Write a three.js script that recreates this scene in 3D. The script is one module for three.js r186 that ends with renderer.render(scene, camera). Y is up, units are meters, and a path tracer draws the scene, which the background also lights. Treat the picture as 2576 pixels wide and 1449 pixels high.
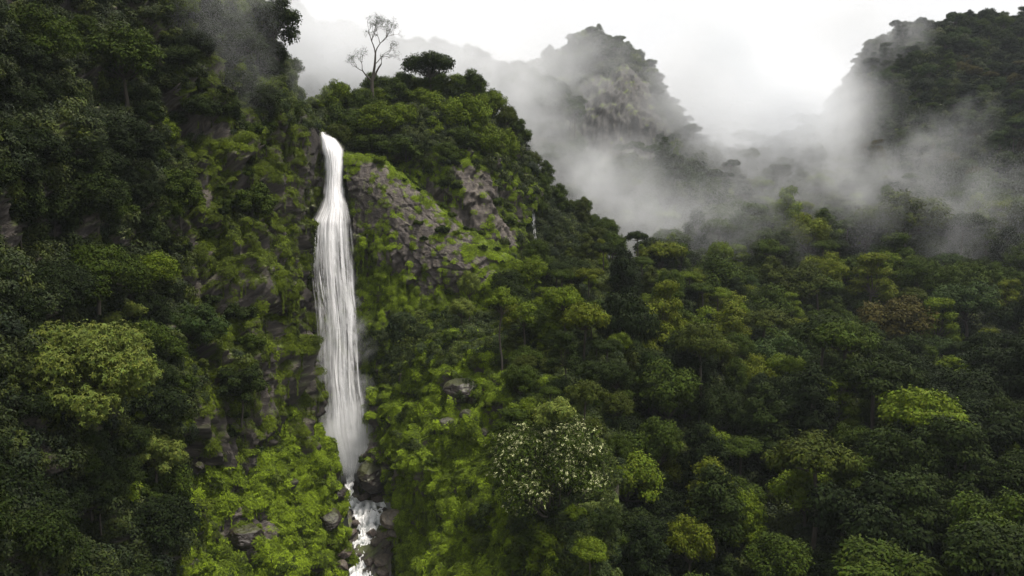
import * as THREE from 'three';
import { mergeGeometries } from 'three/addons/utils/BufferGeometryUtils.js';
import { createNoise3D } from 'simplex-noise';

// ---------------------------------------------------------------- camera, sky, sun, exposure
const scene = new THREE.Scene();
const W = 2576, H = 1449, FOV = 40, PITCH = 5 * Math.PI / 180;
const camera = new THREE.PerspectiveCamera(FOV, 16 / 9, 0.5, 6000);
camera.position.set(0, 50, 0);
camera.rotation.x = -PITCH;
scene.add(camera);
const renderer = new THREE.WebGLRenderer({ antialias: true });
renderer.toneMapping = THREE.LinearToneMapping;
renderer.toneMappingExposure = 3.5;
renderer.shadowMap.enabled = true;

{ // overcast sky: brighter towards the zenith
  const w = 128, h = 64, a = new Float32Array(w * h * 4);
  for (let j = 0; j < h; j++) for (let i = 0; i < w; i++) {
    const el = ((j + 0.5) / h - 0.5) * Math.PI, s = Math.max(0, Math.sin(el));
    const L = el < 0 ? 0.09 : 0.262 + 0.13 * s, k = (j * w + i) * 4;
    a[k] = L; a[k + 1] = L; a[k + 2] = L * 1.005; a[k + 3] = 1;
  }
  const t = new THREE.DataTexture(a, w, h, THREE.RGBAFormat, THREE.FloatType);
  t.mapping = THREE.EquirectangularReflectionMapping; t.magFilter = THREE.LinearFilter; t.needsUpdate = true;
  scene.background = t; scene.environment = t;
}
const sun = new THREE.DirectionalLight(0xfff6ea, 1.5);
sun.position.set(54, 192, -100); sun.target.position.set(0, 40, -110);
sun.castShadow = true; sun.shadow.radius = 20; sun.shadow.mapSize.set(2048, 2048);
Object.assign(sun.shadow.camera, { left: -300, right: 300, top: 300, bottom: -300, near: 1, far: 900 });
scene.add(sun, sun.target);
scene.fog = new THREE.FogExp2(0xdfe8f2, 0.00009);

// ---------------------------------------------------------------- helpers
const V = (x, y, z) => new THREE.Vector3(x, y, z), UPV = V(0, 1, 0);
function rng(seed) { let s = seed >>> 0; return () => { s = (s + 0x6d2b79f5) | 0; let t = Math.imul(s ^ (s >>> 15), 1 | s); t = (t + Math.imul(t ^ (t >>> 7), 61 | t)) ^ t; return ((t ^ (t >>> 14)) >>> 0) / 4294967296; }; }
const n3 = createNoise3D(rng(11)), n3b = createNoise3D(rng(23));
const clamp = (x, a = 0, b = 1) => Math.min(b, Math.max(a, x)), lerp = (a, b, t) => a + (b - a) * t;
const sstep = (a, b, x) => { const t = clamp((x - a) / (b - a)); return t * t * (3 - 2 * t); };
const fbm = (x, y, z, o = 4) => { let s = 0, a = 0.5; for (let i = 0; i < o; i++) { s += a * n3(x, y, z); x *= 2.03; y *= 2.03; z *= 2.03; a *= 0.5; } return s; };
const ridged = (x, y, z, o = 3) => { let s = 0, a = 0.5; for (let i = 0; i < o; i++) { s += a * (1 - 2 * Math.abs(n3b(x, y, z))); x *= 2.1; y *= 2.1; z *= 2.1; a *= 0.5; } return s; };
const hash = (i, j, k) => { let t = Math.imul(i, 374761393) ^ Math.imul(j, 668265263) ^ Math.imul(k, 2147483647 - 1234567); t = Math.imul(t ^ (t >>> 13), 1274126177); return ((t ^ (t >>> 16)) >>> 0) / 4294967296; };
function facets(x, y, z) { // broken blocks: every cell is a tilted plane
  const i = Math.floor(x), j = Math.floor(y), k = Math.floor(z); let best = 9, out = 0;
  for (let a = -1; a < 2; a++) for (let b = -1; b < 2; b++) for (let c = -1; c < 2; c++) {
    const I = i + a, J = j + b, K = k + c, dx = I + hash(I, J, K) - x, dy = J + hash(J, K, I + 7) - y, dz = K + hash(K, I, J + 3) - z, d = dx * dx + dy * dy + dz * dz;
    if (d < best) { best = d; out = (hash(I + 5, J, K) - 0.5) + dx * (hash(I, J + 9, K) - 0.5) + dy * (hash(I, J, K + 9) - 0.5) * 1.4 + dz * (hash(I + 2, J + 4, K) - 0.5); }
  }
  return out;
}
const S5 = Math.sin(PITCH), C5 = Math.cos(PITCH), FPX = (H / 2) / Math.tan(FOV * Math.PI / 360);
const at = (px, py, d) => { const x = (px - W / 2) / FPX * d, y = (H / 2 - py) / FPX * d; return V(x, 50 + y * C5 - d * S5, -y * S5 - d * C5); };
const proj = (p) => { const y0 = p.y - 50, d = -p.z * C5 - y0 * S5, y = y0 * C5 - p.z * S5; return [W / 2 + p.x / d * FPX, H / 2 - y / d * FPX, d]; };
const mpp = (d) => d / FPX;
const used = {};
function numbered(n) { const k = used[n] = (used[n] ?? -1) + 1; return k ? n + '_' + String(k).padStart(3, '0') : n; }
function tag(o, label, category, group, kind) {
  o.userData.label = label; if (category) o.userData.category = category; if (group) o.userData.group = group; if (kind) o.userData.kind = kind;
  return o;
}
function shadows(o) { o.castShadow = o.receiveShadow = true; return o; }
function top(name, o) { o.name = numbered(name); scene.add(o); return o; }

// ---------------------------------------------------------------- materials
function noiseTex(n, f) { const a = new Uint8Array(n * n * 4); for (let j = 0; j < n; j++) for (let i = 0; i < n; i++) { const v = clamp(f(i / n, j / n)) * 255, k = (j * n + i) * 4; a[k] = a[k + 1] = a[k + 2] = v; a[k + 3] = 255; } const t = new THREE.DataTexture(a, n, n); t.wrapS = t.wrapT = THREE.RepeatWrapping; t.magFilter = THREE.LinearFilter; t.needsUpdate = true; return t; }
const torus = (u, v, r, o) => { const a = u * 6.2832, b = v * 6.2832; return fbm(Math.cos(a) * r + 3, Math.sin(a) * r + Math.cos(b) * r * 0.7, Math.sin(b) * r, o); };
const bumpTex = noiseTex(512, (u, v) => 0.5 + 0.75 * torus(u, v, 2.2, 5) + 0.18 * torus(v, u, 7, 3));
const rockMat = new THREE.MeshStandardMaterial({ vertexColors: true, roughness: 0.82, bumpMap: bumpTex, bumpScale: 0.13 });
rockMat.name = 'mossy rock';
const wetMat = new THREE.MeshStandardMaterial({ vertexColors: true, roughness: 0.5, bumpMap: bumpTex, bumpScale: 0.12 });
const soilMat = new THREE.MeshStandardMaterial({ vertexColors: true, roughness: 1 });
const leafMats = {};
function leafMat(name, r, g, b, tr = 0.3) { const m = new THREE.MeshPhysicalMaterial({ vertexColors: true, roughness: 0.68, transmission: tr, thickness: 0, specularIntensity: 0.1 }); m.color.setRGB(r, g, b); m.name = name + ' leaves'; return leafMats[name] = m; }
leafMat('mid', 0.039, 0.062, 0.006); leafMat('fresh', 0.090, 0.130, 0.009); leafMat('dark', 0.020, 0.033, 0.005); leafMat('olive', 0.046, 0.062, 0.008);
leafMat('yellow', 0.092, 0.116, 0.009); leafMat('blue', 0.034, 0.058, 0.013); leafMat('deep', 0.012, 0.021, 0.004); leafMat('pale', 0.122, 0.158, 0.030);
leafMat('rust', 0.055, 0.050, 0.010);
const mossMat = new THREE.MeshPhysicalMaterial({ vertexColors: true, roughness: 0.9, transmission: 0.25, specularIntensity: 0.2 });
mossMat.name = 'moss';
const barkMat = new THREE.MeshStandardMaterial({ color: new THREE.Color().setRGB(0.05, 0.042, 0.032), roughness: 0.95, bumpMap: bumpTex, bumpScale: 0.03 });
const paleBark = new THREE.MeshStandardMaterial({ color: new THREE.Color().setRGB(0.42, 0.38, 0.31), roughness: 0.9, bumpMap: bumpTex, bumpScale: 0.03 });

// ---------------------------------------------------------------- land surfaces from control points [px, py, depth]
const patches = [], GC = 1.5, groundHash = new Map();
const cr = (a, b, c, d, t) => 0.5 * (2 * b + (c - a) * t + (2 * a - 5 * b + 4 * c - d) * t * t + (3 * b - a - 3 * c + d) * t * t * t);
function land(name, label, rows, { nu = 120, nv = 120, relief = () => 0, color, mat = rockMat, seen = true, tile = 6 }) {
  const R = rows.length, C = rows[0].length, P = rows.map((r) => r.map((c) => at(...c)));
  const g = (i, j) => P[clamp(i, 0, R - 1)][clamp(j, 0, C - 1)];
  const line = (i, j, t, k) => cr(g(i, j - 1)[k], g(i, j)[k], g(i, j + 1)[k], g(i, j + 2)[k], t);
  const pos = new Float32Array((nu + 1) * (nv + 1) * 3), uv = new Float32Array((nu + 1) * (nv + 1) * 2), col = new Float32Array((nu + 1) * (nv + 1) * 3), idx = [];
  for (let b = 0; b <= nv; b++) for (let a = 0; a <= nu; a++) {
    const s = a / nu * (C - 1), t = b / nv * (R - 1), j = Math.min(C - 2, Math.floor(s)), i = Math.min(R - 2, Math.floor(t)), k = (b * (nu + 1) + a) * 3;
    ['x', 'y', 'z'].forEach((q, n) => { pos[k + n] = cr(line(i - 1, j, s - j, q), line(i, j, s - j, q), line(i + 1, j, s - j, q), line(i + 2, j, s - j, q), t - i); });
  }
  for (let b = 0; b < nv; b++) for (let a = 0; a < nu; a++) { const p = b * (nu + 1) + a, q = p + nu + 1; idx.push(p, q, p + 1, p + 1, q, q + 1); }
  const geo = new THREE.BufferGeometry();
  geo.setAttribute('position', new THREE.BufferAttribute(pos, 3)); geo.setIndex(idx); geo.computeVertexNormals();
  const nrm = geo.attributes.normal.array, p = V(), n = V();
  let acc = 0;
  for (let v = 0; v < pos.length / 3; v++) {
    const k = v * 3; p.set(pos[k], pos[k + 1], pos[k + 2]); n.set(nrm[k], nrm[k + 1], nrm[k + 2]);
    const h = relief(p, n, (v % (nu + 1)) / nu, Math.floor(v / (nu + 1)) / nv);
    pos[k] += n.x * h; pos[k + 1] += n.y * h; pos[k + 2] += n.z * h;
  }
  // uv in metres along the surface
  for (let b = 0; b <= nv; b++) { acc = 0; for (let a = 0; a <= nu; a++) { const v = b * (nu + 1) + a, k = v * 3; if (a) acc += Math.hypot(pos[k] - pos[k - 3], pos[k + 2] - pos[k - 1]); uv[v * 2] = acc / tile; uv[v * 2 + 1] = pos[k + 1] / tile + pos[k + 2] / tile * 0.3; } }
  geo.computeVertexNormals();
  const nn = geo.attributes.normal.array, c = [0, 0, 0], moss = new Float32Array(pos.length / 3);
  for (let v = 0; v < pos.length / 3; v++) {
    const k = v * 3; p.set(pos[k], pos[k + 1], pos[k + 2]); n.set(nn[k], nn[k + 1], nn[k + 2]);
    moss[v] = color(p, n, c) ?? 0; col[k] = c[0]; col[k + 1] = c[1]; col[k + 2] = c[2];
    const key = Math.round(p.x / GC) + ',' + Math.round(p.z / GC); let l = groundHash.get(key); if (!l) groundHash.set(key, l = []); l.push(p.y);
  }
  geo.setAttribute('uv', new THREE.BufferAttribute(uv, 2)); geo.setAttribute('color', new THREE.BufferAttribute(col, 3));
  const mesh = shadows(new THREE.Mesh(geo, mat)); top(name, mesh); tag(mesh, label, null, null, 'structure');
  const out = { geo, moss, nu, nv, mesh }; patches.push(out); return out;
}
const screenHash = new Map();
function onLand(px, py, d0) { // the nearest surface seen in that direction
  if (!screenHash.size) for (const { geo } of patches) { const P = geo.attributes.position.array, p = V(); for (let i = 0; i < P.length; i += 3) { const [x, y, d] = proj(p.set(P[i], P[i + 1], P[i + 2])); if (x < -50 || x > W + 50 || y < -50 || y > H + 80 || d < 20) continue; const k = Math.round(x / 7) + ',' + Math.round(y / 7), o = screenHash.get(k); if (o === undefined || d < o) screenHash.set(k, d); } }
  const k = screenHash.get(Math.round(px / 7) + ',' + Math.round(py / 7)); return at(px, py, k === undefined || Math.abs(k - d0) > 14 ? d0 : k);
}
const yAt = (x, z, below = 1e9) => { let best = -1e9; for (let a = -1; a < 2; a++) for (let b = -1; b < 2; b++) for (const y of groundHash.get((Math.round(x / GC) + a) + ',' + (Math.round(z / GC) + b)) ?? []) if (y < below && y > best) best = y; return best; };
function* surface(pt, r, count) { // area-weighted random points {p, n, m, px, py, d}
  const { geo, moss } = pt, I = geo.index.array, P = geo.attributes.position.array, N = geo.attributes.normal.array, cum = new Float64Array(I.length / 3);
  const A = V(), B = V(), Cc = V(); let s = 0;
  for (let f = 0; f < cum.length; f++) { A.fromArray(P, I[f * 3] * 3); B.fromArray(P, I[f * 3 + 1] * 3).sub(A); Cc.fromArray(P, I[f * 3 + 2] * 3).sub(A); s += B.cross(Cc).length() / 2; cum[f] = s; }
  pt.area = s;
  for (let i = 0; i < count; i++) {
    const x = r() * s; let lo = 0, hi = cum.length - 1; while (lo < hi) { const m = (lo + hi) >> 1; if (cum[m] < x) lo = m + 1; else hi = m; }
    let u = r(), v = r(); if (u + v > 1) { u = 1 - u; v = 1 - v; }
    const a = I[lo * 3], b = I[lo * 3 + 1], c = I[lo * 3 + 2], w = 1 - u - v;
    const p = V(P[a * 3] * w + P[b * 3] * u + P[c * 3] * v, P[a * 3 + 1] * w + P[b * 3 + 1] * u + P[c * 3 + 1] * v, P[a * 3 + 2] * w + P[b * 3 + 2] * u + P[c * 3 + 2] * v);
    const n = V(N[a * 3] * w + N[b * 3] * u + N[c * 3] * v, N[a * 3 + 1] * w + N[b * 3 + 1] * u + N[c * 3 + 1] * v, N[a * 3 + 2] * w + N[b * 3 + 2] * u + N[c * 3 + 2] * v).normalize();
    const [px, py, d] = proj(p);
    yield { p, n, m: moss[a] * w + moss[b] * u + moss[c] * v, px, py, d };
  }
}
const ROCK = [0.116, 0.098, 0.082], ROCKD = [0.040, 0.033, 0.031], MOSS = [0.120, 0.172, 0.010], MOSSD = [0.052, 0.072, 0.007], SOIL = [0.016, 0.015, 0.008];
const mix3 = (c, a, b, t) => { for (let i = 0; i < 3; i++) c[i] = lerp(a[i], b[i], t); };
// bare places: balls in the world, from where the bare rock shows
const bare = [];
const bareAt = (px, py, d, rpx, k = 1) => bare.push([at(px, py, d), rpx * mpp(d), k]);
bareAt(940, 450, 150, 60); bareAt(1010, 510, 149, 75); bareAt(1060, 560, 148, 85); bareAt(1130, 590, 147, 55); bareAt(910, 540, 150, 40); bareAt(1100, 660, 145, 80); bareAt(1010, 620, 147, 60, 0.7); bareAt(1190, 660, 144, 55, 0.8);
bareAt(1170, 400, 158, 45); bareAt(1225, 470, 160, 55); bareAt(1060, 440, 157, 35); bareAt(1290, 500, 166, 40, 0.7);
bareAt(730, 790, 140, 45); bareAt(770, 700, 146, 40); bareAt(690, 760, 128, 28); bareAt(770, 860, 143, 40, 0.8); bareAt(650, 640, 121, 26); bareAt(660, 720, 120, 26, 0.8); bareAt(440, 530, 108, 30); bareAt(510, 490, 112, 30, 0.8); bareAt(600, 330, 125, 20); bareAt(180, 225, 88, 45, 0.9); bareAt(660, 300, 132, 30); bareAt(730, 250, 146, 30); bareAt(520, 720, 108, 28, 0.7);
bareAt(500, 1140, 98, 45); bareAt(720, 1230, 112, 30); bareAt(600, 1340, 98, 60); bareAt(650, 1345, 100, 50); bareAt(860, 1230, 130, 40); bareAt(840, 1300, 124, 35); bareAt(810, 1330, 118, 30); bareAt(760, 1110, 122, 25); bareAt(1180, 540, 159, 40, 0.8); bareAt(1260, 580, 163, 40, 0.8); bareAt(1100, 500, 160, 35, 0.8);
bareAt(1150, 990, 126, 40); bareAt(1200, 1000, 124, 35); bareAt(1115, 1060, 126, 35); bareAt(930, 1170, 134, 75); bareAt(1010, 1180, 127, 40); bareAt(960, 1060, 139, 35); bareAt(1030, 950, 138, 30, 0.8); bareAt(1200, 1090, 115, 30, 0.8);
const bareness = (p) => { let s = 0; for (const [c, r, k] of bare) { const q = p.distanceToSquared(c) / (r * r); if (q < 4) s = Math.max(s, 0.72 * k * (1 - sstep(0.35, 2.2, q))); } return s; };
function mossy(base, wet = 0, run = 0.25, pale = ROCK, dim = ROCKD) { // base: how much moss there is; returns the share of moss
  return (p, n, c) => {
    const f = fbm(p.x * 0.22, p.y * 0.16, p.z * 0.22, 4), f2 = fbm(p.x * 0.9 + 9, p.y * 0.5, p.z * 0.9, 3), streak = fbm(p.x * 0.7, p.y * 0.07, p.z * 0.7 + 40, 3);
    const b = bareness(p);
    let m = sstep(-0.12, 0.22, base + f * 0.55 + f2 * 0.5 + streak * run + (n.y - 0.35) * 0.55 - b * 0.95);
    const k = clamp(0.55 + f2 * 0.8 + streak * 0.9), tone = clamp(0.5 + f * 0.9 + (n.y - 0.4) * 0.5);
    const w = wet ? wet(p) : 0;
    const rock = [0, 0, 0], ms = [0, 0, 0];
    mix3(rock, dim, pale, k * (1 - 0.75 * w)); mix3(ms, MOSSD, MOSS, tone);
    m *= 1 - 0.75 * w;
    mix3(c, rock, ms, m * 0.9);
    return m;
  };
}
const forestFloor = (p, n, c) => { const f = clamp(0.5 + fbm(p.x * 0.3, p.y * 0.3, p.z * 0.3, 3)); mix3(c, SOIL, [0.026, 0.032, 0.008], f); return 0.5; };
const cliffRelief = (A, B, Cc) => (p, n) => A * fbm(p.x * 0.05, p.y * 0.04, p.z * 0.05 + 7, 3) * 2 + B * facets(p.x * 0.22, p.y * 0.13, p.z * 0.22) + B * 0.5 * facets(p.x * 0.6, p.y * 0.35, p.z * 0.6) + Cc * ridged(p.x * 0.5, p.y * 0.12, p.z * 0.5, 3) + 0.18 * fbm(p.x * 1.7, p.y * 1.2, p.z * 1.7, 2);
const fallLine = [[815, 330, 150], [840, 450, 149], [835, 700, 146], [850, 950, 143], [880, 1180, 140]].map((a) => at(...a));
const slab = (p) => 0.7 * facets(p.x * 0.11, p.y * 0.09, p.z * 0.11) + 0.22 * facets(p.x * 0.2, p.y * 0.5, p.z * 0.2) - 0.3 * sstep(0.07, 0, Math.abs(n3(p.x * 0.1 + 4, p.y * 0.22 + 0.1 * p.x, p.z * 0.1))) - 0.15 * sstep(0.06, 0, Math.abs(n3b(p.x * 0.25, p.y * 0.1, p.z * 0.25))) + 0.12 * fbm(p.x, p.y, p.z, 3);
const bedLine = [[880, 1200, 140], [880, 1250, 134.5], [925, 1275, 130.5], [930, 1345, 125], [905, 1400, 120.5], [910, 1480, 116], [910, 1650, 107]].map((a) => at(...a));
const carve = (p) => { let q = 1e9; for (let i = 0; i < 6; i++) { const c = new THREE.Line3(bedLine[i], bedLine[i + 1]).closestPointToPoint(p, true, V()); q = Math.min(q, c.distanceTo(p)); } return 2.6 * (1 - sstep(2, 6.5, q)); };
const nearFall = (p) => { let q = 1e9; for (let i = 0; i < 4; i++) { const l = new THREE.Line3(fallLine[i], fallLine[i + 1]), c = l.closestPointToPoint(p, true, V()); q = Math.min(q, c.distanceTo(p)); } return 1 - sstep(4, 9, q); };

// ---------------------------------------------------------------- the land
const low = (rows, drop) => rows.map((r) => r.map(([x, y, d]) => [x, y + drop / mpp(d), d]));
const grid = (px, ...rows) => rows.map(([ys, ds]) => px.map((x, i) => [x, ys[i], ds[i]]));
{
  const g = new THREE.PlaneGeometry(3000, 3000, 120, 120).rotateX(-Math.PI / 2), p = g.attributes.position, c = new Float32Array(p.count * 3);
  for (let i = 0; i < p.count; i++) { p.setY(i, -14 + 3 * fbm(p.getX(i) * 0.01, 0, p.getZ(i) * 0.01, 3)); const o = [0, 0, 0]; forestFloor(V().fromBufferAttribute(p, i), UPV, o); c.set(o, i * 3); }
  g.setAttribute('color', new THREE.BufferAttribute(c, 3)); g.computeVertexNormals();
  tag(top('ground', shadows(new THREE.Mesh(g, soilMat))), 'dark valley floor under the forest', null, null, 'structure');
}
const softRelief = (A, B) => (p) => A * fbm(p.x * 0.06, p.y * 0.06, p.z * 0.06, 3) + B * fbm(p.x * 0.4, p.y * 0.4, p.z * 0.4, 3);
const leftCol = (xs) => xs;
const Lp = land('cliff', 'steep overgrown mountainside left of the waterfall', [  // unseen columns beyond the left border, extended with high crest to shade lower left
  [[-900, -600, 90], [-450, -480, 110], [-150, -350, 130], [50, -260, 142], [250, -170, 155], [440, -70, 168], [600, 110, 172], [690, 235, 177], [738, 325, 176], [772, 372, 172]],
  [[-900, -700, 60], [-450, -550, 80], [-150, -420, 100], [50, -330, 112], [250, -240, 125], [440, -140, 138], [600, 50, 142], [690, 172, 147], [758, 266, 150], [812, 330, 154]],
  [[-900, -200, 52], [-450, -100, 68], [-150, -50, 86], [50, 0, 98], [250, 40, 112], [440, 90, 124], [590, 170, 132], [680, 250, 140], [748, 330, 145], [806, 395, 151]],
  [[-900, 200, 46], [-450, 200, 60], [-150, 230, 76], [50, 250, 88], [250, 270, 101], [430, 300, 114], [585, 330, 123], [680, 390, 133], [740, 460, 141], [784, 480, 151.5]],
  [[-900, 500, 42], [-450, 500, 55], [-150, 500, 69], [50, 510, 81], [250, 520, 94], [440, 520, 107], [615, 530, 117], [692, 560, 128], [722, 600, 138.5], [744, 620, 150]],
  [[-900, 800, 39], [-450, 800, 51], [-150, 800, 63], [50, 800, 75], [250, 790, 87], [450, 780, 100], [630, 770, 111], [694, 760, 123], [722, 760, 136], [750, 780, 149]],
  [[-900, 1050, 37], [-450, 1050, 47], [-150, 1050, 59], [50, 1050, 70], [250, 1040, 82], [460, 1030, 95], [650, 1020, 107], [705, 1010, 121], [738, 990, 134], [768, 980, 147]],
  [[-900, 1300, 35], [-450, 1300, 44], [-150, 1300, 55], [50, 1290, 66], [250, 1280, 78], [450, 1270, 92], [640, 1250, 112], [715, 1230, 126], [766, 1200, 138], [795, 1180, 146]],
  [[-900, 1700, 33], [-450, 1650, 42], [-150, 1600, 52], [50, 1570, 62], [250, 1560, 74], [450, 1550, 88], [640, 1540, 106], [740, 1530, 118], [810, 1500, 124], [850, 1480, 126]],
], { nu: 330, nv: 330, relief: (p, n, u, v) => (1 - 0.9 * nearFall(p)) * (1 - 0.8 * sstep(0.72, 0.88, u) * sstep(0.27, 0.16, v)) * (cliffRelief(1.8, 3.0, 0.9)(p, n) + 3.2 * sstep(0.62, 0.45, u) * fbm(p.x * 0.07, p.y * 0.07, p.z * 0.07 + 31, 2) + sstep(0.5, 0.75, u) * 3.0 * ridged(p.x * 0.1, p.y * 0.018, p.z * 0.1, 2) + sstep(0.5, 0.7, u) * 1.1 * ridged(p.x * 0.33, p.y * 0.04, p.z * 0.33, 2)) + 0.6 * nearFall(p) * (facets(p.x * 0.4, p.y * 0.25, p.z * 0.4) - 1), color: mossy(0.04, (p) => 0.8 * nearFall(p)) });
const Gp = land('cliff', 'dark wet rock wall behind the waterfall', [
  [[760, 320, 160], [815, 338, 158], [865, 365, 157], [880, 392, 155], [930, 400, 157]],
  [[740, 450, 154], [800, 455, 154], [845, 455, 155], [868, 470, 153.5], [930, 480, 154]],
  [[705, 620, 152], [790, 620, 151.5], [840, 620, 152.5], [880, 620, 151], [940, 640, 150.5]],
  [[705, 800, 150.5], [790, 800, 149.5], [845, 800, 150.5], [890, 800, 149], [950, 820, 147.5]],
  [[715, 980, 148.5], [800, 980, 148], [855, 980, 149], [905, 980, 147.5], [960, 1000, 144.5]],
  [[740, 1130, 146], [830, 1150, 146], [870, 1180, 146.5], [910, 1160, 145], [950, 1130, 141]],
  [[800, 1300, 141], [830, 1300, 142], [870, 1300, 142], [910, 1290, 141], [950, 1290, 138]],
], { nu: 100, nv: 220, mat: wetMat, relief: cliffRelief(0.5, 1.6, 0.8), color: mossy(0.16, (p) => 0.35 + 0.5 * nearFall(p), 0.6) });
const Dp = land('rock_dome', 'bare grey rock dome with a mossy ridge right of the waterfall', [
  [[872, 405, 160], [960, 435, 162], [1040, 490, 162], [1120, 560, 160], [1200, 622, 158], [1290, 680, 154], [1360, 710, 152]],
  [[866, 388, 154], [960, 406, 154], [1045, 466, 153], [1125, 538, 151.5], [1205, 598, 150], [1290, 658, 148], [1350, 700, 148]],
  [[872, 440, 151.5], [950, 460, 150], [1030, 520, 149], [1110, 590, 147.5], [1195, 650, 145.5], [1275, 700, 144.5], [1330, 730, 145]],
  [[885, 540, 150.5], [950, 560, 149], [1030, 600, 147.5], [1105, 650, 146], [1190, 700, 144], [1265, 740, 143], [1320, 765, 144]],
  [[897, 680, 149.5], [950, 690, 148], [1025, 700, 147], [1100, 730, 146], [1185, 755, 144], [1260, 780, 143], [1320, 800, 143.5]],
  [[907, 830, 148], [950, 830, 146], [1020, 820, 145], [1095, 815, 144], [1180, 815, 143], [1260, 830, 142], [1320, 840, 142]],
  [[917, 980, 146.5], [955, 975, 144], [1015, 950, 142], [1090, 910, 141], [1180, 890, 140], [1260, 890, 139], [1320, 900, 139]],
  [[930, 1120, 143], [960, 1110, 141], [1015, 1080, 138], [1090, 1040, 137], [1180, 1020, 136], [1260, 1020, 135], [1320, 1020, 135]],
], { nu: 170, nv: 230, relief: (p, n, u, v) => slab(p) + cliffRelief(0.3, 1.4, 0.5)(p, n) * sstep(0.35, 0.6, v), color: mossy(0.40, (p) => 0.7 * nearFall(p), 0.9) });
const Kp = land('knoll', 'forested knoll with hanging cliffs above the waterfall', [
  [[780, 300, 185], [870, 290, 190], [960, 270, 194], [1060, 250, 196], [1150, 260, 196], [1230, 310, 195], [1300, 400, 195], [1365, 520, 190]],
  [[775, 300, 172], [860, 285, 176], [955, 272, 178], [1060, 262, 180], [1150, 272, 180], [1225, 315, 180], [1290, 380, 180], [1348, 500, 180]],
  [[790, 320, 164], [870, 330, 166], [955, 320, 168], [1050, 310, 169], [1140, 310, 169], [1215, 340, 171], [1275, 410, 173], [1335, 520, 177]],
  [[815, 345, 160], [880, 380, 160], [955, 395, 161], [1045, 395, 161], [1130, 370, 162], [1210, 390, 166], [1270, 450, 170], [1328, 545, 175]],
  [[825, 380, 159], [890, 400, 159.5], [960, 430, 161], [1050, 455, 161], [1130, 440, 160.5], [1215, 470, 163.5], [1275, 530, 168], [1330, 600, 173]],
  [[835, 460, 160], [900, 450, 160.5], [970, 490, 161.5], [1060, 530, 161.5], [1140, 540, 160], [1225, 570, 160.5], [1285, 610, 164], [1340, 660, 170]],
  [[850, 600, 160], [900, 560, 161], [980, 600, 161], [1070, 640, 161], [1150, 640, 159], [1235, 660, 157], [1300, 690, 160], [1350, 730, 166]],
], { nu: 170, nv: 150, relief: cliffRelief(0.8, 2.2, 0.5), color: mossy(0.12, 0, 0.5) });
const Cp = land('cliff', 'shadowy cliff with a thin side waterfall behind the knoll', [
  [[1310, 440, 200], [1390, 500, 204], [1460, 560, 208], [1540, 610, 210]],
  [[1312, 460, 187], [1385, 525, 188], [1450, 580, 191], [1530, 625, 193]],
  [[1316, 570, 184], [1390, 600, 185], [1455, 630, 188], [1530, 655, 190]],
  [[1318, 690, 179], [1390, 690, 181], [1460, 700, 184], [1530, 710, 186]],
], { nu: 70, nv: 70, relief: cliffRelief(0.6, 1.8, 0.8), color: mossy(0.12) });
const Bp = land('mossy_bank', 'bright mossy bank left of the stream', [
  [[440, 980, 112], [600, 1030, 120], [700, 1050, 130], [768, 1115, 137], [818, 1168, 140], [850, 1238, 140]],
  [[440, 1020, 100], [580, 1055, 107], [690, 1066, 116], [764, 1106, 125], [818, 1164, 132], [856, 1245, 133]],
  [[440, 1120, 96], [570, 1150, 101], [680, 1165, 109], [780, 1180, 118], [848, 1225, 126], [892, 1300, 130]],
  [[440, 1250, 92], [560, 1270, 97], [680, 1285, 104], [785, 1300, 112], [855, 1320, 120], [908, 1345, 126]],
  [[440, 1380, 89], [560, 1390, 93], [680, 1400, 99], [785, 1408, 107], [850, 1418, 115], [885, 1430, 120]],
  [[440, 1540, 86], [560, 1540, 90], [680, 1540, 96], [785, 1540, 103], [850, 1540, 110], [880, 1540, 116]],
], { nu: 190, nv: 220, relief: (p, n) => cliffRelief(1.2, 2.6, 0.4)(p, n) - carve(p) + 0.55 * Math.max(-0.3, fbm(p.x * 0.4, p.y * 0.4, p.z * 0.4 + 3, 3)), color: mossy(0.24, (p) => 0.5 * nearFall(p)) });
const Sp = land('mossy_spur', 'bright mossy spur of boulders and grass right of the stream', [
  [[935, 1010, 148], [1000, 935, 148], [1080, 875, 146], [1190, 830, 144], [1320, 815, 142], [1560, 860, 140]],
  [[935, 1040, 142], [1010, 960, 139], [1090, 900, 135], [1190, 860, 132], [1320, 850, 129], [1560, 900, 123]],
  [[925, 1110, 138], [1010, 1040, 133], [1090, 980, 128], [1190, 940, 124], [1320, 930, 120], [1560, 980, 112]],
  [[905, 1180, 135], [1000, 1130, 128], [1090, 1080, 121], [1190, 1040, 116], [1320, 1030, 110], [1560, 1080, 102]],
  [[900, 1250, 132], [1000, 1240, 123], [1080, 1190, 115], [1190, 1160, 108], [1320, 1150, 102], [1560, 1190, 93]],
  [[998, 1330, 125], [1030, 1320, 119], [1090, 1310, 111], [1190, 1300, 102], [1320, 1290, 95], [1560, 1320, 86]],
  [[972, 1540, 116], [1020, 1540, 109], [1100, 1540, 102], [1190, 1540, 95], [1320, 1540, 88], [1560, 1540, 80]],
], { nu: 220, nv: 220, relief: (p, n) => cliffRelief(1.2, 2.6, 0.3)(p, n) - carve(p) + 0.55 * Math.max(-0.3, fbm(p.x * 0.4, p.y * 0.4, p.z * 0.4 + 3, 3)), color: mossy(0.25) });
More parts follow.
